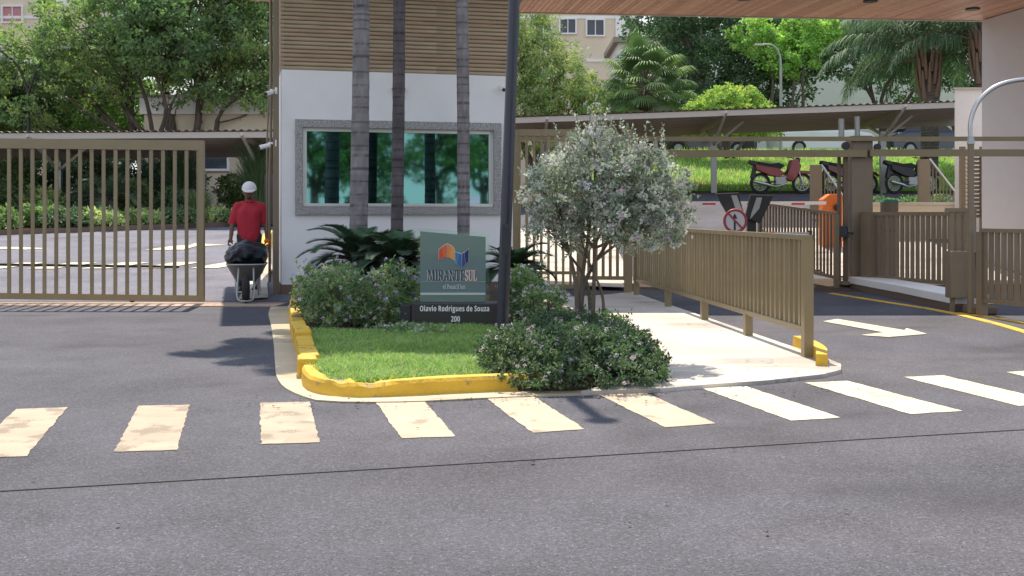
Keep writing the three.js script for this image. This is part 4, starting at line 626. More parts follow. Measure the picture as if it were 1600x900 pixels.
const carport = (label, xa, xb, ya, yb, zf, zb, drop, posts, group) => {  // corrugated roof whose front edge climbs from ya to yb
  const t = thing('carport', label, 'carport', [xa, 0, zf], 0, group), L = xb - xa, n = Math.round(L / 0.03), P = [], I = [], D = zb - zf;
  for (let i = 0; i <= n; i++) { const s = i / n, w = Math.sin(s * L / 0.21 * 6.2832) * 0.022, y = lerp(ya, yb, s); P.push(s * L, y + w, 0.08, s * L, y - drop + w, D); }
  for (let i = 0; i < n; i++) { const a = i * 2; I.push(a, a + 1, a + 2, a + 2, a + 1, a + 3); }
  const g = new THREE.BufferGeometry(); g.setAttribute('position', new THREE.Float32BufferAttribute(P, 3)); g.setIndex(I); g.computeVertexNormals();
  const rf = part(t, 'roof_sheet', g, M.roofing);
  part(t, 'fascia', beam(V(0, ya - 0.12, 0), V(L, yb - 0.12, 0), 0.05, 0.16), M.fascia);
  part(t, 'rear_beam', beam(V(0, ya - drop - 0.15, D + 0.1), V(L, yb - drop - 0.15, D + 0.1), 0.1, 0.22), M.roofing);
  for (let k = 1; k < 6; k++) part(t, 'purlin', beam(V(0, ya - drop * k / 6 - 0.075, D * k / 6), V(L, yb - drop * k / 6 - 0.075, D * k / 6), 0.06, 0.09), M.roofing);
  for (const x of posts) {
    const s = (x - xa) / L, y = lerp(ya, yb, s), zz = D * 0.42, yg = land(x, zf + zz), X = x - xa, top = y - drop * 0.42 - 0.12;
    const p = part(t, 'post', box(0.17, top - yg - 0.5, 0.14, X, (top + yg - 0.5) / 2, zz), M.galv);
    part(p, 'brace', [beam(V(X, top - 0.75, zz), V(X + 0.9, top - 0.02, zz), 0.06, 0.07), beam(V(X, top - 0.75, zz), V(X, top + 0.1, 0.3), 0.06, 0.08), beam(V(X, top - 0.6, zz), V(X, top - 0.1, D * 0.9), 0.06, 0.08)], M.fascia);
    part(p, 'rafter', beam(V(X, y - 0.2, 0.02), V(X, y - drop - 0.2, D), 0.08, 0.14), M.roofing);
  }
  return t;
};
carport('long low carport roof above the hedge behind the sliding gate', -26, -4.6, 3.42, 3.56, -30, -34.2, 0.25, [-22, -12.9, -7.2], 'carports inside the gates');
carport('long carport roof sheltering the motorcycles on the right', -0.5, 14.4, 4.1, 4.62, -32.3, -36.4, 0.2, [6.15, 11.3, 1.0], 'carports inside the gates');

// apartment blocks behind the trees
const block = (label, x, z, w, h, d, wins, group) => {
  const b = thing('apartment_block', label, 'building', [x, 0, z], 0, group);
  part(b, 'wall', box(w, h, d, 0, h / 2, 0), M.cream);
  for (const s of [-1, 1]) part(b, 'corner_strip', box(0.9, h, 0.12, s * (w / 2 - 1.1), h / 2, d / 2 + 0.06), M.white);
  for (let f = 1; f * 2.9 < h; f++) part(b, 'floor_band', box(w, 0.18, 0.06, 0, f * 2.9, d / 2 + 0.03), M.white);
  for (const [wx, wy, ww, wh, m] of wins) { const f = part(b, 'window', [box(ww + 0.2, 0.1, 0.14, wx, wy + wh / 2 + 0.05, d / 2 + 0.07), box(ww + 0.2, 0.1, 0.14, wx, wy - wh / 2 - 0.05, d / 2 + 0.07), box(0.1, wh, 0.14, wx - ww / 2 - 0.05, wy, d / 2 + 0.07), box(0.1, wh, 0.14, wx + ww / 2 + 0.05, wy, d / 2 + 0.07), box(0.06, wh, 0.08, wx, wy, d / 2 + 0.05)], M.white); part(f, 'pane', box(ww, wh, 0.04, wx, wy, d / 2 + 0.02), m); }
  part(b, 'roof', box(w + 0.6, 0.3, d + 0.6, 0, h + 0.15, 0), M.fascia);
  return b;
};
const curtain = mat(0.5, 0.22, 0.24, { roughness: 0.6 }), dim = phys(0.06, 0.07, 0.09, { roughness: 0.1 });
block('cream apartment block with a pink-curtained window', -35, -80, 12, 26, 10, [[1.45, 14.7, 1.25, 1.0, curtain], [1.45, 17.6, 1.25, 1.0, dim], [1.45, 11.8, 1.25, 1.0, dim], [-3, 14.7, 1.25, 1.0, dim]], 'apartment blocks behind the trees');
block('cream apartment block with dark windows above the right carport', 2.0, -80, 13, 26, 10, [[1.75, 13.9, 1.0, 0.9, dim], [3.6, 13.8, 1.1, 1.0, dim], [0.1, 13.9, 1.0, 0.9, dim], [3.6, 16.8, 1.1, 1.0, dim], [1.75, 16.8, 1, 0.9, dim], [-2, 13.9, 1, 1, dim]], 'apartment blocks behind the trees');
const cream = thing('cream_annex', 'cream single-storey building behind the tall grass clump', 'building', [-8.4, 1.0, -39]);
part(cream, 'wall', box(7.6, 3.6, 4, 0, 1.8, 0), M.cream); part(cream, 'parapet', box(7.8, 0.55, 4.3, 0, 3.87, 0), M.white); part(cream, 'coping', box(8.0, 0.08, 4.5, 0, 4.19, 0), M.fascia);
for (const x of [-1.6, 1.6]) { const w = part(cream, 'window', [box(1.3, 0.08, 0.1, x, 2.75, 2.05), box(1.3, 0.08, 0.1, x, 1.75, 2.05), box(0.08, 0.92, 0.1, x - 0.61, 2.25, 2.05), box(0.08, 0.92, 0.1, x + 0.61, 2.25, 2.05)], M.white); part(w, 'pane', box(1.14, 0.92, 0.03, x, 2.25, 2.02), dim); }
const shed = thing('white_annex', 'white building behind the dark trees above the right carport', 'building', [16, 3.6, -66]);
part(shed, 'wall', box(20, 7.4, 6, 0, 3.7, 0), M.white); part(shed, 'roof', box(20.6, 0.3, 6.6, 0, 7.5, 0), M.roofing);

// trees inside the grounds
tree('spreading_tree', 'large spreading many-stemmed tree above the left carport', [-11.2, -37.5], [[-2.6, 6.0, 0.3, 2.6, 1.9, 2.2], [0.4, 6.6, 0, 2.6, 2.1, 2.3], [2.9, 5.7, 0.3, 2.3, 1.9, 2.2], [0.2, 8.6, -0.3, 3.0, 2.0, 2.4], [2.8, 8.3, 0, 2.6, 2.0, 2.2], [1.5, 4.6, 0.8, 2.2, 1.0, 1.6], [4.2, 4.4, 0.4, 1.2, 1.0, 1.2], [-2.6, 4.5, 0.9, 1.8, 1.0, 1.5], [-4.8, 5.4, 0.6, 1.7, 1.4, 1.5], [-4.6, 3.7, 0.8, 1.5, 0.9, 1.2], [2.6, 3.9, 1.0, 1.7, 0.7, 1.2], [0.4, 4.0, 1.2, 1.2, 0.5, 0.9]], { seed: 101, r0: 0.17, fork: 0, clumps: 1400, per: 46, spread: 0.28, leaf: 0.14, width: 0.075, cols: [[0.085, 0.135, 0.035], [0.06, 0.11, 0.03], [0.11, 0.155, 0.04], [0.05, 0.09, 0.032]], shell: 3, twigs: 240, bend: 0.1 }, 'trees beyond the carports');
tree('bushy_tree', 'pale green bushy tree left of the spreading tree', [-17.2, -39.5], [[0, 3.4, 0, 2.2, 1.6, 2], [2.4, 3.0, 0.6, 2.0, 1.5, 1.6], [-2, 3.2, 0, 1.8, 1.8, 1.6], [4.2, 3.2, 0.8, 1.6, 1.3, 1.3], [2.6, 5.2, 0, 2.0, 1.4, 1.6], [0.2, 5.0, 0, 1.6, 1.2, 1.5], [5.2, 2.9, 0.5, 1.2, 0.9, 1.0]], { seed: 102, r0: 0.12, clumps: 950, per: 36, spread: 0.28, leaf: 0.15, width: 0.08, cols: [[0.08, 0.15, 0.035], [0.1, 0.17, 0.04], [0.06, 0.11, 0.03]], shell: 3, twigs: 50 }, 'trees beyond the carports');
tree('bushy_tree', 'tall mid green tree behind the left carport corner', [-19.5, -52], [[0, 3.8, 0, 2.4, 2.2, 2.2], [2.6, 4.4, 0, 2.2, 2.0, 2], [7, 7.5, -1, 2.6, 3.2, 2.5], [11, 9.5, -2, 3.5, 3, 2.5]], { seed: 103, r0: 0.2, clumps: 640, per: 34, spread: 0.4, leaf: 0.2, width: 0.11, cols: GREEN, shell: 3, twigs: 40 }, 'trees beyond the carports');
tree('weeping_tree', 'light green drooping tree beside the navy pole top', [1.0, -44], [[-0.4, 4.4, 0, 1.7, 2.2, 1.6], [0.7, 2.9, 0.4, 1.6, 2.0, 1.5], [-0.5, 1.7, 0.6, 1.6, 1.5, 1.4], [1.9, 2.3, 0, 1.3, 1.4, 1.2], [-1.5, 4.8, 0, 1.5, 2.4, 1.4]], { seed: 104, r0: 0.14, clumps: 820, per: 36, spread: 0.24, leaf: 0.17, width: 0.05, cols: [[0.1, 0.145, 0.045], [0.075, 0.12, 0.035], [0.13, 0.16, 0.05]], shell: 3, droop: -0.9, twigs: 60, y0: 3.2 }, 'trees beyond the carports');
tree('dark_tree', 'dense dark tree between fan palm and queen palm', [10.2, -52], [[0, 6.2, 0, 3.1, 2.9, 2.4], [-2.9, 7.0, 0, 2.2, 2.6, 2], [3.1, 6.2, 0, 2.6, 2.6, 2.2], [0.6, 3.6, 0.6, 3.2, 1.8, 2.0]], { seed: 105, r0: 0.2, clumps: 900, per: 36, spread: 0.32, leaf: 0.19, width: 0.1, cols: DEEP, shell: 3, twigs: 70 }, 'trees beyond the carports');
tree('dark_tree', 'dark forked tree standing under the queen palm fronds', [16.6, -50], [[-1.4, 4.9, 0, 2.2, 1.7, 1.8], [1.3, 5.2, 0.2, 2.2, 1.9, 1.8], [0, 7.2, 0, 3, 2.2, 2.2], [3.2, 7, 0, 2, 2.2, 1.8]], { seed: 106, r0: 0.2, fork: 1.4, clumps: 700, per: 34, spread: 0.3, leaf: 0.17, width: 0.09, cols: [...DEEP, [0.05, 0.09, 0.04]], shell: 3, twigs: 80, bark: M.barkDark }, 'trees beyond the carports');
tree('bright_tree', 'sunlit lime green tree before the dark tree crown', [12.0, -49], [[0.2, 4.6, 0, 1.5, 1.0, 1.2], [-1.2, 5.3, 0, 1.2, 1.0, 1.1], [1.2, 5.6, 0, 1.4, 1.1, 1.1]], { seed: 107, r0: 0.12, clumps: 330, per: 34, spread: 0.22, leaf: 0.16, width: 0.09, cols: [[0.13, 0.22, 0.04], [0.1, 0.19, 0.035]], shell: 3, twigs: 30 }, 'trees beyond the carports');
tree('clipped_shrub_tree', 'round yellow-green shrub above the right carport roof', [8.0, -41], [[0, 1.6, 0, 1.5, 0.85, 1.2], [-1.1, 1.25, 0.2, 0.9, 0.65, 0.9], [1.1, 1.2, 0.2, 0.9, 0.65, 0.9], [0.1, 2.0, 0, 1.0, 0.6, 0.8]], { seed: 108, r0: 0.08, y0: 3.45, clumps: 620, per: 34, spread: 0.12, leaf: 0.11, width: 0.06, cols: LIME, shell: 6, twigs: 30 }, 'trees beyond the carports');
tree('dark_tree', 'deep green tree behind the weeping tree and fan palm', [7.6, -56], [[0, 4.5, 0, 2.2, 2.4, 2.0], [-2.6, 2.6, 0, 2.0, 1.6, 1.8], [1.5, 7.5, 0, 2.2, 2.6, 2]], { seed: 109, r0: 0.16, clumps: 560, per: 34, spread: 0.34, leaf: 0.2, width: 0.1, cols: DEEP, shell: 3, twigs: 30 }, 'trees beyond the carports');
tree('dark_tree', 'broad dark tree filling the gap left of the grey end wall', [23, -56], [[0, 6.5, 0, 3.4, 3.2, 2.4], [-3.4, 5.8, 0, 2.4, 2.6, 2], [3, 6, 0, 3, 3, 2]], { seed: 110, r0: 0.2, clumps: 620, per: 34, spread: 0.36, leaf: 0.2, width: 0.1, cols: DEEP, shell: 3, twigs: 30 }, 'trees beyond the carports');
tree('dark_tree', 'slim dark-trunked tree in the mulched bed behind the gate', [-11.35, -35.2], [[0.4, 5.6, 0, 1.6, 1.2, 1.3], [-0.6, 6.3, 0, 1.5, 1.2, 1.3]], { seed: 111, r0: 0.15, fork: 2.0, clumps: 260, per: 34, spread: 0.26, leaf: 0.16, width: 0.085, cols: GREEN, shell: 3, twigs: 30, bark: M.barkDark }, 'trees beyond the carports');

// palms inside the grounds
const queen = (label, [x, z], H, seed, N, L) => { const t = thing('queen_palm', label, 'palm', [x, land(x, z), z], 0, 'queen palms beyond the carport'), r = rng(seed); part(t, 'trunk', palmTrunk([V(0, 0, 0), V(0.05, H * 0.5, 0), V(0, H, 0)], 0.3, 0.28, 0.12, seed, [0.12, 0.1, 0.085]), M.palmBark);
  const boots = []; for (let i = 0; i < 26; i++) { const a = i * 2.4, h = H - 0.9 + i * 0.055; boots.push(tube([V(Math.cos(a) * 0.26, h, Math.sin(a) * 0.26), V(Math.cos(a) * 0.36, h + 0.45, Math.sin(a) * 0.36), V(Math.cos(a) * 0.42, h + 1.0, Math.sin(a) * 0.42)], 0.09, 0.03, 6, 5)); } part(t, 'leaf_bases', boots, mat(0.2, 0.13, 0.095, { roughness: 0.9 }));
  palmCrown(t, r, V(0, H + 0.5, 0), N, { open: true, e1: 1.35, e0: 0.1, L, curl: 1.8, pairs: 70, leaflet: 0.85, lw: 0.05, rr: 0.045, hang: 1.5, vee: 0.25, ruff: 1.0, bare: 0.2, seg: 18, cols: [[0.055, 0.1, 0.05], [0.04, 0.08, 0.04], [0.08, 0.125, 0.07]] }); return t; };
queen('queen palm with shaggy leaf bases and long drooping fronds over the carport', [14.3, -38.3], 3.35, 121, 26, 4.3);
queen('second queen palm half behind the grey end wall', [15.6, -37.0], 4.0, 122, 22, 3.8);
queen('feathery palm at the far side of the spreading tree', [-18.0, -38], 3.0, 123, 22, 3.2);
{
  const t = thing('fan_palm', 'shaggy fan palm with drooping fan leaves above the carport', 'palm', [5.2, land(5.2, -43.5), -43.5]), r = rng(131), lb = new Leaves(), ra = [], H = 2.4;
  part(t, 'trunk', tube([V(0, 0, 0), V(0, H, 0)], 0.3, 0.26, 12, 6), M.barkDark);
  for (let i = 0; i < 58; i++) {
    const k = i / 58, az = i * 2.39996, el = lerp(1.35, -0.9, k), L = 1.0 + 0.5 * r(), d = V(Math.cos(az) * Math.cos(el), Math.sin(el), Math.sin(az) * Math.cos(el)), b = V(0, H, 0).addScaledVector(V(0, 1, 0), (1 - k) * 0.5), e = b.clone().addScaledVector(d, L); e.y -= 0.12; ra.push(tube([b, b.clone().lerp(e, 0.5).add(V(0, 0.08, 0)), e], 0.022, 0.012, 5, 6));
    const s = V(-Math.sin(az), 0, Math.cos(az)), col = pick(r, k > 0.75 ? [[0.13, 0.125, 0.08], [0.09, 0.11, 0.05]] : [[0.07, 0.13, 0.04], [0.1, 0.165, 0.05], [0.05, 0.1, 0.035]]);
    for (let j = 0; j < 30; j++) { const a = lerp(-1.9, 1.9, j / 29), dir = d.clone().multiplyScalar(Math.cos(a)).addScaledVector(s, Math.sin(a)), len = 0.95 * (0.75 + 0.25 * Math.cos(a)) * (0.9 + 0.2 * r()), q = [e]; for (let m = 1; m <= 3; m++) { const dd = dir.clone(); dd.y -= 0.28 * m * m / 2.2; dd.normalize(); q.push(q[m - 1].clone().addScaledVector(dd, len / 3)); } lb.ribbon(q, V().crossVectors(dir, V().crossVectors(d, s)).normalize(), 0.075, col, 0.1); }
  }
  part(t, 'leaf_stalks', ra, M.bark); part(t, 'fan_leaves', lb.geo(), M.glossLeaf).userData.kind = 'stuff';
}
// planting behind the left drive
const blades = (name, label, [x, z], n, H, spread, W, cols, seed, group) => { const t = thing(name, label, 'plant', [x, land(x, z) + 0.05, z], 0, group), r = rng(seed), lb = new Leaves(); for (let i = 0; i < n; i++) { const a = r() * 6.28, q = V(Math.cos(a), 0, Math.sin(a)).multiplyScalar(r() * spread * 0.3), d = V(Math.cos(a), 0, Math.sin(a)), h = H * (0.55 + 0.5 * r()), o = spread * (0.3 + r()), p = [q]; for (let k = 1; k <= 5; k++) { const s = k / 5; p.push(q.clone().addScaledVector(d, o * s * s).setY(h * Math.sin(Math.min(1.9, s * (1.35 + 0.7 * r() * s))))); } lb.ribbon(p, V(-d.z, 0, d.x), W, pick(r, cols), 0.05); } part(t, 'blades', lb.geo(), M.leaf).userData.kind = 'stuff'; return t; };
blades('grass_clump', 'tall fountain grass clump behind the man', [-7.15, -31.6], 900, 2.2, 0.95, 0.03, [[0.05, 0.1, 0.035], [0.035, 0.075, 0.03], [0.08, 0.12, 0.05]], 141);
blades('grass_clump', 'short pale strappy clump left of the tall fountain grass', [-8.6, -30.6], 420, 0.9, 0.6, 0.035, [[0.09, 0.14, 0.05], [0.07, 0.12, 0.04]], 142);
blades('grass_clump', 'dark strappy clump behind the slim bed tree', [-9.6, -32.4], 500, 1.9, 0.8, 0.035, [[0.03, 0.06, 0.025], [0.04, 0.08, 0.03]], 143);
{
  const r = rng(151), kinds = [[[0.08, 0.14, 0.035], [0.06, 0.1, 0.03]], [[0.04, 0.075, 0.025], [0.03, 0.06, 0.025]], [[0.2, 0.24, 0.1], [0.1, 0.15, 0.05]]], names = ['mid green', 'dark green', 'cream-variegated'];
  const spots = [[-8.0, -30.3, 0.4, 2], [-8.9, -29.6, 0.45, 1], [-9.8, -29.3, 0.4, 2], [-10.7, -28.8, 0.45, 2], [-11.4, -28.5, 0.5, 1], [-12.2, -29, 0.6, 0], [-13.0, -28.2, 0.5, 0], [-13.9, -28.6, 0.55, 1], [-9.4, -31.2, 0.9, 1], [-10.6, -31.2, 1.1, 0], [-11.9, -31.4, 1.2, 1], [-13.2, -31.2, 1.0, 2], [-14.4, -31, 1.1, 0], [-15.6, -30, 0.9, 1], [-7.2, -29.9, 0.3, 1], [-12.5, -33.5, 1.7, 1], [-10.4, -33.6, 1.6, 1], [-14.8, -33.5, 1.7, 0], [-8.4, -33.6, 1.2, 0]];
  const where = ['beside the tall fountain grass', 'in the front row of the mulched bed', 'low at the bed kerb', 'at the bed kerb below the carport', 'in the front bed by the slim tree', 'left of the slim tree', 'by the carport post', 'at the far end of the bed kerb', 'behind the front row near the slim tree', 'in the middle row under the carport', 'in the middle row behind the gate bars', 'under the carport front edge', 'behind the carport post', 'at the end of the middle row', 'beside the dark box by the gatehouse', 'at the back of the bed under the roof', 'tall against the annex wall', 'tall at the back by the feathery palm', 'before the annex window'];
  spots.forEach(([x, z, h, k], i) => shrub('bed_shrub', names[k] + ' bed shrub ' + where[i], [x, land(x, z) + 0.05, z], [[0, h * 0.5, 0, 0.55, h * 0.5, 0.45], [0.35, h * 0.4, 0.2, 0.4, h * 0.4, 0.35]], { seed: 200 + i, clumps: 110, per: 20, spread: 0.11, leaf: 0.13, width: 0.06, cols: kinds[k], shell: 3, droop: 0.1 }));
}
for (const [x, z, h, s, lab] of [[-10.9, -30.2, 0.7, 161, 'bed cycad with arching fronds behind the gate bars'], [-14.3, -29.6, 0.9, 162, 'bed cycad with pale fronds at the end of the gate']]) { const t = thing('bed_cycad', lab, 'cycad', [x, land(x, z), z]), r = rng(s); part(t, 'stem', tube([V(0, 0, 0), V(0, h, 0)], 0.18, 0.14, 10, 5), M.barkDark); palmCrown(t, r, V(0, h, 0), 26, { e1: 1.2, e0: -0.1, L: 1.25, curl: 1.4, pairs: 34, leaflet: 0.25, lw: 0.025, rr: 0.015, hang: 0.2, vee: 0.3, sweep: 0.8, cols: [[0.03, 0.065, 0.03], [0.06, 0.1, 0.045]] }); }
shrub('bed_hedge', 'tall dark hedge along the back of the mulched bed', [-13.2, land(-13, -35) + 0.05, -34.9], [[-3.6, 1.0, 0, 1.1, 1.0, 0.5], [-1.9, 1.0, 0, 1.1, 1.1, 0.5], [-0.3, 1.0, 0, 1.1, 1.0, 0.5], [1.2, 0.9, 0, 1.0, 0.95, 0.5], [2.6, 0.85, 0, 1.0, 0.9, 0.5]], { seed: 181, clumps: 620, per: 30, spread: 0.17, leaf: 0.14, width: 0.06, cols: DEEP, shell: 4 });
single('dark_locker', 'tall dark box beside the gatehouse corner', 'box', rbox(0.45, 1.35, 0.4, -6.35, land(-6.3, -29.8) + 0.72, -29.8, 0.02), M.navy);
const thinPost = thing('bed_post', 'thin black post in the mulched bed', 'post', [-13.0, land(-13, -30), -30.3]); part(thinPost, 'shaft', tube([V(0, 0, 0), V(-0.08, 2.3, 0)], 0.035, 0.03, 8, 2), M.dark); part(thinPost, 'foot', box(0.2, 0.15, 0.2, 0, 0.07, 0), M.plinth);
const hedge = shrub('clipped_hedge', 'low clipped hedge above the ledge wall', [10.2, land(10, -28.8), -28.8], [[-1.2, 0.2, 0, 1.2, 0.28, 0.4], [0.9, 0.2, 0, 1.3, 0.28, 0.4]], { seed: 171, clumps: 320, per: 24, spread: 0.1, leaf: 0.08, width: 0.045, cols: GREEN, shell: 5 });
// lamp posts among the trees
const goose = (label, [x, z], H, two) => { const t = thing('lamp_post', label, 'street light', [x, land(x, z), z], 0, 'lamp posts in the grounds'); part(t, 'shaft', tube([V(0, 0, 0), V(0, H, 0)], 0.07, 0.05, 10, 3), two ? M.dark : M.galv); for (const s of two ? [-1, 1] : [-1]) { const a = part(t, 'arm', tube(two ? [V(0, H - 0.05, 0), V(s * 0.35, H + 0.8, 0), V(s * 0.95, H + 1.35, 0)] : [V(0, H - 0.05, 0), V(-0.05, H + 0.5, 0), V(-0.3, H + 0.85, 0), V(-0.7, H + 0.9, 0)], 0.045, 0.035, 8, 14), two ? M.dark : M.galv); part(a, 'lamp_head', two ? rbox(0.5, 0.1, 0.2, s * 1.15, H + 1.38, 0, 0.03) : rbox(0.4, 0.08, 0.18, -0.85, H + 0.87, 0, 0.03), M.galv); } return t; };
goose('curved pale lamp post before the dark tree', [10.6, -44], 3.4, false);
goose('two-armed dark lamp post left of the spreading tree', [-15.6, -36], 4.0, true);

// ---------------------------------------------------------------- vehicles
const bike = (label, pos, turn, body) => {                            // front wheel towards +x
  const b = thing('motorcycle', label, 'motorcycle', pos, turn, 'motorcycles parked below the bank');
  for (const x of [-0.62, 0.64]) { const w = part(b, 'wheel', new THREE.TorusGeometry(0.27, 0.045, 10, 30).translate(x, 0.31, 0), M.rubber); part(w, 'rim', [new THREE.TorusGeometry(0.215, 0.018, 8, 28).translate(x, 0.31, 0), new THREE.CylinderGeometry(0.06, 0.06, 0.1, 14).rotateX(Math.PI / 2).translate(x, 0.31, 0), ...[0, 1, 2, 3, 4].map((k) => new THREE.BoxGeometry(0.42, 0.022, 0.02).rotateZ(k * Math.PI / 5).translate(x, 0.31, 0))], M.galv); }
  const sec = (pts, w, m, n) => part(b, n, extr(pts, w - 0.03, 0.015).translate(0, 0, -w / 2 + 0.015), m);
  sec([[-0.75, 0.72], [-0.35, 0.55], [-0.05, 0.5], [0.05, 0.62], [-0.1, 0.74], [-0.4, 0.78], [-0.78, 0.85]], 0.26, body, 'side_cover');
  sec([[0.12, 0.45], [0.3, 0.38], [0.42, 0.5], [0.56, 0.82], [0.44, 1.02], [0.3, 0.98], [0.22, 0.7]], 0.34, body, 'leg_shield');
  sec([[-0.72, 0.83], [-0.35, 0.77], [-0.05, 0.73], [0.08, 0.84], [-0.1, 0.9], [-0.35, 0.87], [-0.7, 0.93]], 0.25, M.rubber, 'seat');
  sec([[-0.95, 0.9], [-0.7, 0.8], [-0.68, 0.92], [-0.93, 0.97]], 0.2, M.dark, 'tail');
  sec([[-0.9, 0.48], [-0.82, 0.46], [-0.72, 0.8], [-0.82, 0.84]], 0.12, M.dark, 'rear_mudguard');
  sec([[0.36, 0.6], [0.45, 0.68], [0.85, 0.66], [0.98, 0.55], [0.84, 0.6], [0.5, 0.61]], 0.13, body, 'front_mudguard');
  part(b, 'engine', [rbox(0.34, 0.26, 0.26, -0.02, 0.38, 0, 0.04), rbox(0.2, 0.16, 0.2, 0.16, 0.46, 0, 0.03)], M.galv);
  part(b, 'frame', [tube([V(0.38, 0.95, 0), V(0.1, 0.6, 0), V(-0.3, 0.55, 0), V(-0.7, 0.72, 0)], 0.03, 0.025, 8, 14), tube([V(-0.05, 0.38, 0.1), V(-0.62, 0.31, 0.1)], 0.025, 0.025, 8, 2), tube([V(-0.05, 0.38, -0.1), V(-0.62, 0.31, -0.1)], 0.025, 0.025, 8, 2)], M.dark);
  for (const s of [-1, 1]) part(b, 'fork', tube([V(0.4, 0.98, s * 0.07), V(0.64, 0.31, s * 0.07)], 0.022, 0.022, 8, 2), M.steel);
  part(b, 'exhaust', tube([V(0.15, 0.3, 0.14), V(-0.2, 0.22, 0.16), V(-0.5, 0.28, 0.17), V(-0.85, 0.36, 0.17)], (t) => 0.02 + 0.03 * sstep(0.45, 0.6, t), 0, 10, 16), M.steel);
  part(b, 'handlebar', tube([V(0.28, 1.1, -0.34), V(0.36, 1.08, -0.15), V(0.38, 1.05, 0), V(0.36, 1.08, 0.15), V(0.28, 1.1, 0.34)], 0.016, 0.016, 8, 14), M.dark);
  part(b, 'headlight', new THREE.SphereGeometry(0.1, 14, 10).scale(0.8, 1, 1).translate(0.5, 0.98, 0), M.glassDark);
  for (const s of [-1, 1]) part(b, 'mirror', [tube([V(0.31, 1.1, s * 0.24), V(0.28, 1.26, s * 0.3)], 0.008, 0.008, 6, 2), new THREE.SphereGeometry(0.06, 10, 8).scale(0.3, 0.7, 1).translate(0.27, 1.3, s * 0.31)], M.dark);
  part(b, 'stand', tube([V(0.0, 0.3, 0.1), V(-0.08, 0.01, 0.2)], 0.014, 0.014, 6, 2), M.dark);
  return b;
};
const gy = (x, z) => land(x, z) + 0.005;
bike('dark red underbone motorcycle facing right below the bank', [7.95, gy(7.95, -33), -33], 0.06, M.red);
bike('black motorcycle parked nose out beside the tan stair railing', [11.9, gy(11.9, -33.2), -33.2], 0.3, M.dark);
bike('motorcycle half hidden by the square gate pillar', [10.1, gy(10.1, -33.4), -33.4], 0.25, phys(0.1, 0.02, 0.02, { roughness: 0.4, clearcoat: 0.5 }));
const car = (label, x, z, turn, paint) => {
  const c = thing('parked_car', label, 'car', [x, land(x, z) + 0.06, z], turn, 'cars parked above the bank');
  const side = [[-2.05, 0.32], [-2.1, 0.75], [-1.75, 0.92], [-1.2, 0.97], [1.05, 0.98], [1.85, 0.86], [2.1, 0.62], [2.08, 0.32]];
  part(c, 'body', extr(side, 1.5, 0.1).translate(0, 0, -0.75), paint);
  part(c, 'cabin', extr([[-1.55, 0.95], [-1.15, 1.4], [-0.5, 1.47], [0.3, 1.44], [1.05, 0.97]], 1.26, 0.06).translate(0, 0, -0.63), M.glassDark);
  part(c, 'roof', rbox(1.45, 0.06, 1.2, -0.4, 1.49, 0, 0.03), paint);
  for (const wx of [-1.3, 1.3]) for (const s of [-1, 1]) { const w = part(c, 'wheel', new THREE.CylinderGeometry(0.31, 0.31, 0.2, 22).rotateX(Math.PI / 2).translate(wx, 0.31, s * 0.78), M.rubber); part(w, 'rim', new THREE.CylinderGeometry(0.19, 0.19, 0.21, 18).rotateX(Math.PI / 2).translate(wx, 0.31, s * 0.785), M.galv); }
  for (const s of [-1, 1]) { part(c, 'headlight', rbox(0.1, 0.14, 0.3, 2.08, 0.68, s * 0.55, 0.03), M.white); part(c, 'tail_light', rbox(0.08, 0.16, 0.26, -2.12, 0.74, s * 0.58, 0.02), M.red); }
  return c;
};
car('white car parked above the bank behind the gate pillar', 13.3, -48, 0.1, phys(0.75, 0.75, 0.75, { roughness: 0.3, clearcoat: 0.8 }));
car('black car parked above the bank beside the white car', 8.3, -48.6, 0.1, phys(0.02, 0.02, 0.022, { roughness: 0.3, clearcoat: 0.8 }));
car('dark blue car parked above the bank near the queen palm', 18.2, -49, 0.2, phys(0.02, 0.025, 0.05, { roughness: 0.3, clearcoat: 0.8 }));

// ---------------------------------------------------------------- man with wheelbarrow
const mcMat = new THREE.MeshBasicMaterial();
const sdfGeo = (f, lo, hi, n) => {                                    // surface of a distance function inside the box lo..hi
  const mc = new MarchingCubes(n, mcMat, false, false, 120000); mc.isolation = 0; const half = n / 2, c = [0, 1, 2].map((i) => (lo[i] + hi[i]) / 2), e = [0, 1, 2].map((i) => (hi[i] - lo[i]) / 2);
  for (let z = 0; z < n; z++) for (let y = 0; y < n; y++) for (let x = 0; x < n; x++) mc.field[z * n * n + y * n + x] = -f(c[0] + (x - half) / half * e[0], c[1] + (y - half) / half * e[1], c[2] + (z - half) / half * e[2]) * 50;
  mc.update(); const g0 = new THREE.BufferGeometry(), p = mc.positionArray.slice(0, mc.count * 3); for (let i = 0; i < p.length; i += 3) for (let k = 0; k < 3; k++) p[i + k] = c[k] + p[i + k] * e[k];
  g0.setAttribute('position', new THREE.BufferAttribute(p, 3)); const g = mergeVertices(g0, 1e-4); g.computeVertexNormals(); return g;
};
const bones = (list, k) => (x, y, z) => {                             // tapered capsules joined by a smooth minimum
  let d = 9; for (const [ax, ay, az, ra, bx, by, bz, rb, sz = 1] of list) { const vx = bx - ax, vy = by - ay, vz = bz - az, px = x - ax, py = y - ay, pz = z - az, l = vx * vx + vy * vy + vz * vz, t = l ? clamp((px * vx + py * vy + pz * vz) / l) : 0, dx = px - vx * t, dy = py - vy * t, dz = (pz - vz * t) * sz, q = Math.sqrt(dx * dx + dy * dy + dz * dz) - (ra + (rb - ra) * t), h = clamp(0.5 + 0.5 * (d - q) / k); d = d + (q - d) * h - k * h * (1 - h); } return d;
};
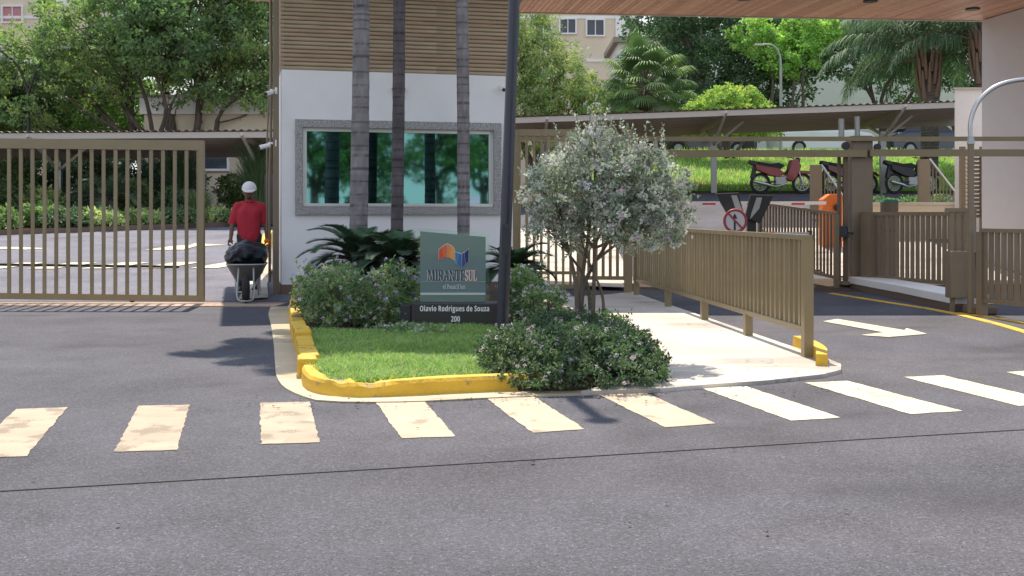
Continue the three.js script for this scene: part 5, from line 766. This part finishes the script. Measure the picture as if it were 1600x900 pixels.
{
  const man = thing('person', 'man in red polo shirt and white cap pushing a wheelbarrow', 'person', [-4.08, land(-4, -17.33) + 0.012, -17.33], 0.2);
  const skin = mat(0.13, 0.068, 0.045, { roughness: 0.6 });
  const hand = (s) => { const hx = s * 0.275, hy = 0.755, hz = 0.22, o = [[s * 0.27, 0.83, 0.17, 0.027, hx, hy + 0.03, hz, 0.03], [hx - 0.02, hy + 0.02, hz - 0.005, 0.022, hx + 0.02, hy + 0.02, hz + 0.005, 0.022]]; for (let i = 0; i < 4; i++) { const z = hz - 0.035 + i * 0.024, L = [0.03, 0.036, 0.034, 0.028][i]; o.push([hx + s * 0.024, hy + 0.01, z, 0.0095, hx + s * 0.03, hy - L, z + 0.002, 0.009], [hx + s * 0.03, hy - L, z + 0.002, 0.009, hx - s * 0.005, hy - L - 0.012, z + 0.002, 0.008]); } o.push([hx - s * 0.018, hy + 0.015, hz - 0.03, 0.011, hx - s * 0.03, hy - 0.02, hz - 0.01, 0.009]); return o; };
  const headB = ((a) => a.map((q) => q.map((v, i) => (i === 1 || i === 5) ? v + 0.02 : v)))([[0, 1.545, 0.03, 0.088, 0, 1.5, 0.035, 0.082, 0.88], [0, 1.5, 0.05, 0.07, 0, 1.45, 0.065, 0.045], [0, 1.5, 0.115, 0.012, 0, 1.475, 0.128, 0.016], [-0.088, 1.51, 0.03, 0.016, -0.088, 1.49, 0.03, 0.014], [0.088, 1.51, 0.03, 0.016, 0.088, 1.49, 0.03, 0.014], [-0.03, 1.447, 0.1, 0.012, 0.03, 1.447, 0.1, 0.012], [0, 1.47, 0.01, 0.056, 0, 1.34, -0.01, 0.06]]);
  const armB = (s) => [[s * 0.165, 1.285, -0.01, 0.046, s * 0.25, 1.07, -0.02, 0.042], [s * 0.25, 1.07, -0.02, 0.041, s * 0.27, 0.83, 0.17, 0.028]];
  const torso = [[0, 1.34, -0.01, 0.05, 0, 1.0, 0, 0.12, 1.25], [-0.14, 1.29, -0.01, 0.046, 0.14, 1.29, -0.01, 0.046]];
  const body = mergeGeometries([sdfGeo(bones([...torso, ...armB(-1), ...armB(1), [0, 1.45, 0, 0.055, 0, 1.3, -0.01, 0.07]], 0.02), [-0.42, 0.72, -0.3], [0.42, 1.56, 0.34], 64), sdfGeo(bones(headB, 0.018), [-0.14, 1.3, -0.12], [0.14, 1.66, 0.18], 64), sdfGeo(bones(hand(-1), 0.006), [-0.36, 0.68, 0.1], [-0.2, 0.88, 0.3], 56), sdfGeo(bones(hand(1), 0.006), [0.2, 0.68, 0.1], [0.36, 0.88, 0.3], 56)].map((g) => strip(g)));
  part(man, 'body', body, skin);
  for (const s of [-1, 1]) part(man, 'eye', new THREE.SphereGeometry(0.011, 10, 8).translate(s * 0.034, 1.535, 0.112), M.dark);
  part(man, 'hair', sdfGeo(bones([[0, 1.58, 0.005, 0.092, 0, 1.55, -0.005, 0.088]], 0.01), [-0.13, 1.42, -0.13], [0.13, 1.68, 0.06], 40), M.dark);
  const shirtM = mat(0.42, 0.025, 0.045, { roughness: 0.9, bumpMap: roughBump, bumpScale: 0.004 });
  const sh = bones([[0, 1.365, -0.01, 0.062, 0.15, 1.315, -0.01, 0.062], [0, 1.365, -0.01, 0.062, -0.15, 1.315, -0.01, 0.062], [0, 1.26, 0, 0.13, 0, 0.86, 0.02, 0.15, 1.15], [-0.06, 1.2, 0.02, 0.13, -0.06, 0.84, 0.02, 0.115], [0.06, 1.2, 0.02, 0.13, 0.06, 0.84, 0.02, 0.115], [-0.175, 1.3, -0.01, 0.066, -0.25, 1.06, -0.02, 0.07], [0.175, 1.3, -0.01, 0.066, 0.25, 1.06, -0.02, 0.07]], 0.03);
  part(man, 'shirt', sdfGeo((x, y, z) => Math.max(sh(x, y, z) + 0.02 * (fbm(x * 11 + z * 6, y * 6 - x * 4, 0, 501, 3) - 0.5), 0.76 - y, Math.abs(x) > 0.185 ? 1.035 - y : -1, y - (1.405 + (z < 0.03 ? 0.02 : -0.03))), [-0.4, 0.7, -0.25], [0.4, 1.48, 0.25], 84), shirtM);
  part(man, 'collar', [new THREE.TorusGeometry(0.075, 0.014, 8, 24, Math.PI * 1.6).rotateZ(Math.PI * 1.2).rotateX(-1.25).translate(0, 1.405, 0)], shirtM);
  const leg = (s, k) => [[s * 0.085, 0.84, 0.0, 0.105, s * 0.1, 0.47, 0.05 + k * 0.1, 0.074], [s * 0.1, 0.47, 0.05 + k * 0.1, 0.073, s * 0.11, 0.09, -0.02 + k * 0.16, 0.055]];
  part(man, 'trousers', sdfGeo(bones([...leg(-1, 1), ...leg(1, -0.8), [-0.06, 0.84, 0, 0.12, 0.06, 0.84, 0, 0.12]], 0.03), [-0.3, 0.02, -0.3], [0.3, 1.0, 0.35], 76), mat(0.03, 0.032, 0.045, { roughness: 0.9 }));
  for (const [s, k] of [[-1, 1], [1, -0.8]]) { const p = part(man, 'shoe', sdfGeo(bones([[s * 0.11, 0.055, -0.06 + k * 0.16, 0.046, s * 0.12, 0.04, 0.12 + k * 0.16, 0.04], [s * 0.11, 0.1, -0.03 + k * 0.16, 0.05, s * 0.11, 0.06, 0, 0.04]], 0.02), [s * 0.11 - 0.12, -0.02, -0.35], [s * 0.11 + 0.12, 0.2, 0.4], 44), M.dark); part(p, 'sole', rbox(0.09, 0.022, 0.28, s * 0.115, 0.004, 0.03 + k * 0.16, 0.01), M.white); }
  const capM = mat(0.72, 0.72, 0.73, { roughness: 0.85 });
  const cap = part(man, 'cap', sdfGeo((x, y, z) => Math.max(bones([[0, 1.58, 0.035, 0.113, 0, 1.588, 0.028, 0.11]], 0.01)(x, y, z), 1.562 - y), [-0.15, 1.52, -0.13], [0.15, 1.74, 0.19], 52), capM);
  part(cap, 'peak', sdfGeo((x, y, z) => Math.max(Math.hypot(x, (z - 0.075) * 0.85) - 0.1, Math.abs(y - (1.578 - 0.55 * (z - 0.1) - 1.5 * x * x)) - 0.008, 0.07 - z), [-0.13, 1.44, 0.02], [0.13, 1.64, 0.26], 56), capM);
  for (const s of [1]) part(man, 'glove', sdfGeo((x, y, z) => bones(hand(s), 0.006)(x, y, z) - 0.006 + (y > 0.81 ? 0.02 : 0), [s > 0 ? 0.2 : -0.36, 0.67, 0.1], [s > 0 ? 0.36 : -0.2, 0.88, 0.3], 56), mat(0.6, 0.16, 0.03, { roughness: 0.7 }));

  const wb = thing('wheelbarrow', 'grey steel wheelbarrow with a black tyre in front of the man', 'wheelbarrow', [-3.87, 0.012, -16.25], 0.2);
  const z0 = -0.3, tray = []; const ringPts = (y, w, l, zc) => { const a = []; for (let i = 0; i < 28; i++) { const t = i / 28 * 6.2832, c = Math.cos(t), s = Math.sin(t), q = 0.5; a.push(V(Math.sign(c) * Math.abs(c) ** q * w, y, zc + Math.sign(s) * Math.abs(s) ** q * l)); } return a; };
  const rings = [ringPts(0.55, 0.29, 0.4, z0), ringPts(0.53, 0.285, 0.39, z0), ringPts(0.32, 0.17, 0.24, z0 - 0.02), ringPts(0.3, 0.12, 0.2, z0 - 0.02), ringPts(0.315, 0.12, 0.2, z0 - 0.02), ringPts(0.52, 0.272, 0.375, z0), ringPts(0.55, 0.28, 0.39, z0)], P = [], I = [];
  rings.forEach((a) => a.forEach((p) => P.push(p.x, p.y, p.z))); for (let j = 0; j < rings.length - 1; j++) for (let i = 0; i < 28; i++) { const a = j * 28 + i, b = j * 28 + (i + 1) % 28; I.push(a, a + 28, b, b, a + 28, b + 28); } for (const j of [3, 4]) for (let i = 1; i < 27; i++) I.push(j * 28, j * 28 + i, j * 28 + i + 1);
  const tg = new THREE.BufferGeometry(); tg.setAttribute('position', new THREE.Float32BufferAttribute(P, 3)); tg.setIndex(I); tg.computeVertexNormals();
  part(wb, 'tray', tg, mat(0.16, 0.16, 0.16, { metalness: 0.35, roughness: 0.5 }));
  part(wb, 'rim_tube', tube([...rings[0], rings[0][0]], 0.012, 0.012, 6, 60), M.galv);
  const wl = part(wb, 'wheel', new THREE.TorusGeometry(0.15, 0.052, 12, 28).rotateY(Math.PI / 2).translate(0, 0.2, 0.13), M.rubber); part(wl, 'rim', new THREE.CylinderGeometry(0.11, 0.11, 0.06, 20).rotateZ(Math.PI / 2).translate(0, 0.2, 0.13), M.galv);
  for (const s of [-1, 1]) { part(wb, 'handle', tube([V(s * 0.1, 0.2, 0.13), V(s * 0.16, 0.33, -0.2), V(s * 0.24, 0.5, -0.6), V(s * 0.285, 0.745, -0.86), V(s * 0.285, 0.77, -1.0)], 0.018, 0.018, 10, 24), M.galv); part(wb, 'leg', tube([V(s * 0.15, 0.33, -0.35), V(s * 0.17, 0.015, -0.48), V(s * 0.17, 0.015, -0.56), V(s * 0.18, 0.36, -0.68)], 0.014, 0.014, 8, 20), M.galv); part(wb, 'fork', tube([V(s * 0.105, 0.5, 0.06), V(s * 0.11, 0.35, 0.16), V(s * 0.1, 0.06, 0.3), V(0, 0.04, 0.34)], 0.013, 0.013, 8, 16), M.galv); }
  const bagN = (x, y, z) => 0.07 * (fbm(x * 4 + 3, y * 5 + z * 4, 0, 521, 2) - 0.5) + 0.05 * Math.abs(fbm(x * 5 + y * 4, z * 5 - y * 9, 0, 523, 2) - 0.5);
  single('rubbish_bag', 'shiny black rubbish bag heaped in the wheelbarrow', 'bag', sdfGeo((x, y, z) => Math.sqrt((x / 1.0) ** 2 + ((y - 0.68) / 0.72) ** 2 + ((z + 0.3) / 1.15) ** 2) - 0.31 + bagN(x, y, z) * 1.6, [-0.4, 0.4, -0.75], [0.4, 1.0, 0.15], 72).rotateY(0.2).translate(-3.87, 0.01, -16.25), phys(0.009, 0.011, 0.02, { roughness: 0.38, specularIntensity: 0.7 }));
}

// ---------------------------------------------------------------- street trees across the road, which the gatehouse window mirrors
for (const [x, z, s, lab] of [[5.6, 9.5, 301, 'street tree across the road facing the gatehouse window'], [8.2, 11.2, 302, 'leaning street tree across the road behind the first'], [11.4, 10.2, 303, 'street tree across the road near the corner'], [2.6, 12.5, 304, 'street tree across the road at the far end'], [14.2, 11.5, 305, 'street tree across the road beyond the corner'], [9.6, 15.5, 306, 'street tree set back behind the leaning one'], [17, 13, 307, 'last street tree across the road']])
  tree('street_tree', lab, [x, z], [[0, 4.4, 0, 1.5, 1.3, 1.4], [1.2, 3.5, 0.3, 1.2, 1.1, 1.1], [-1.1, 3.4, 0, 1.1, 1.0, 1.1], [0.3, 6, 0, 1.6, 1.4, 1.5], [0.7, 2.3, 0.5, 0.8, 0.7, 0.8]], { seed: s, r0: 0.2, fork: 2.2, clumps: 260, per: 30, spread: 0.24, leaf: 0.16, width: 0.08, cols: GREEN, shell: 3, twigs: 40, y0: 0.12, bark: M.barkDark }, 'street trees across the road');

renderer.render(scene, camera);
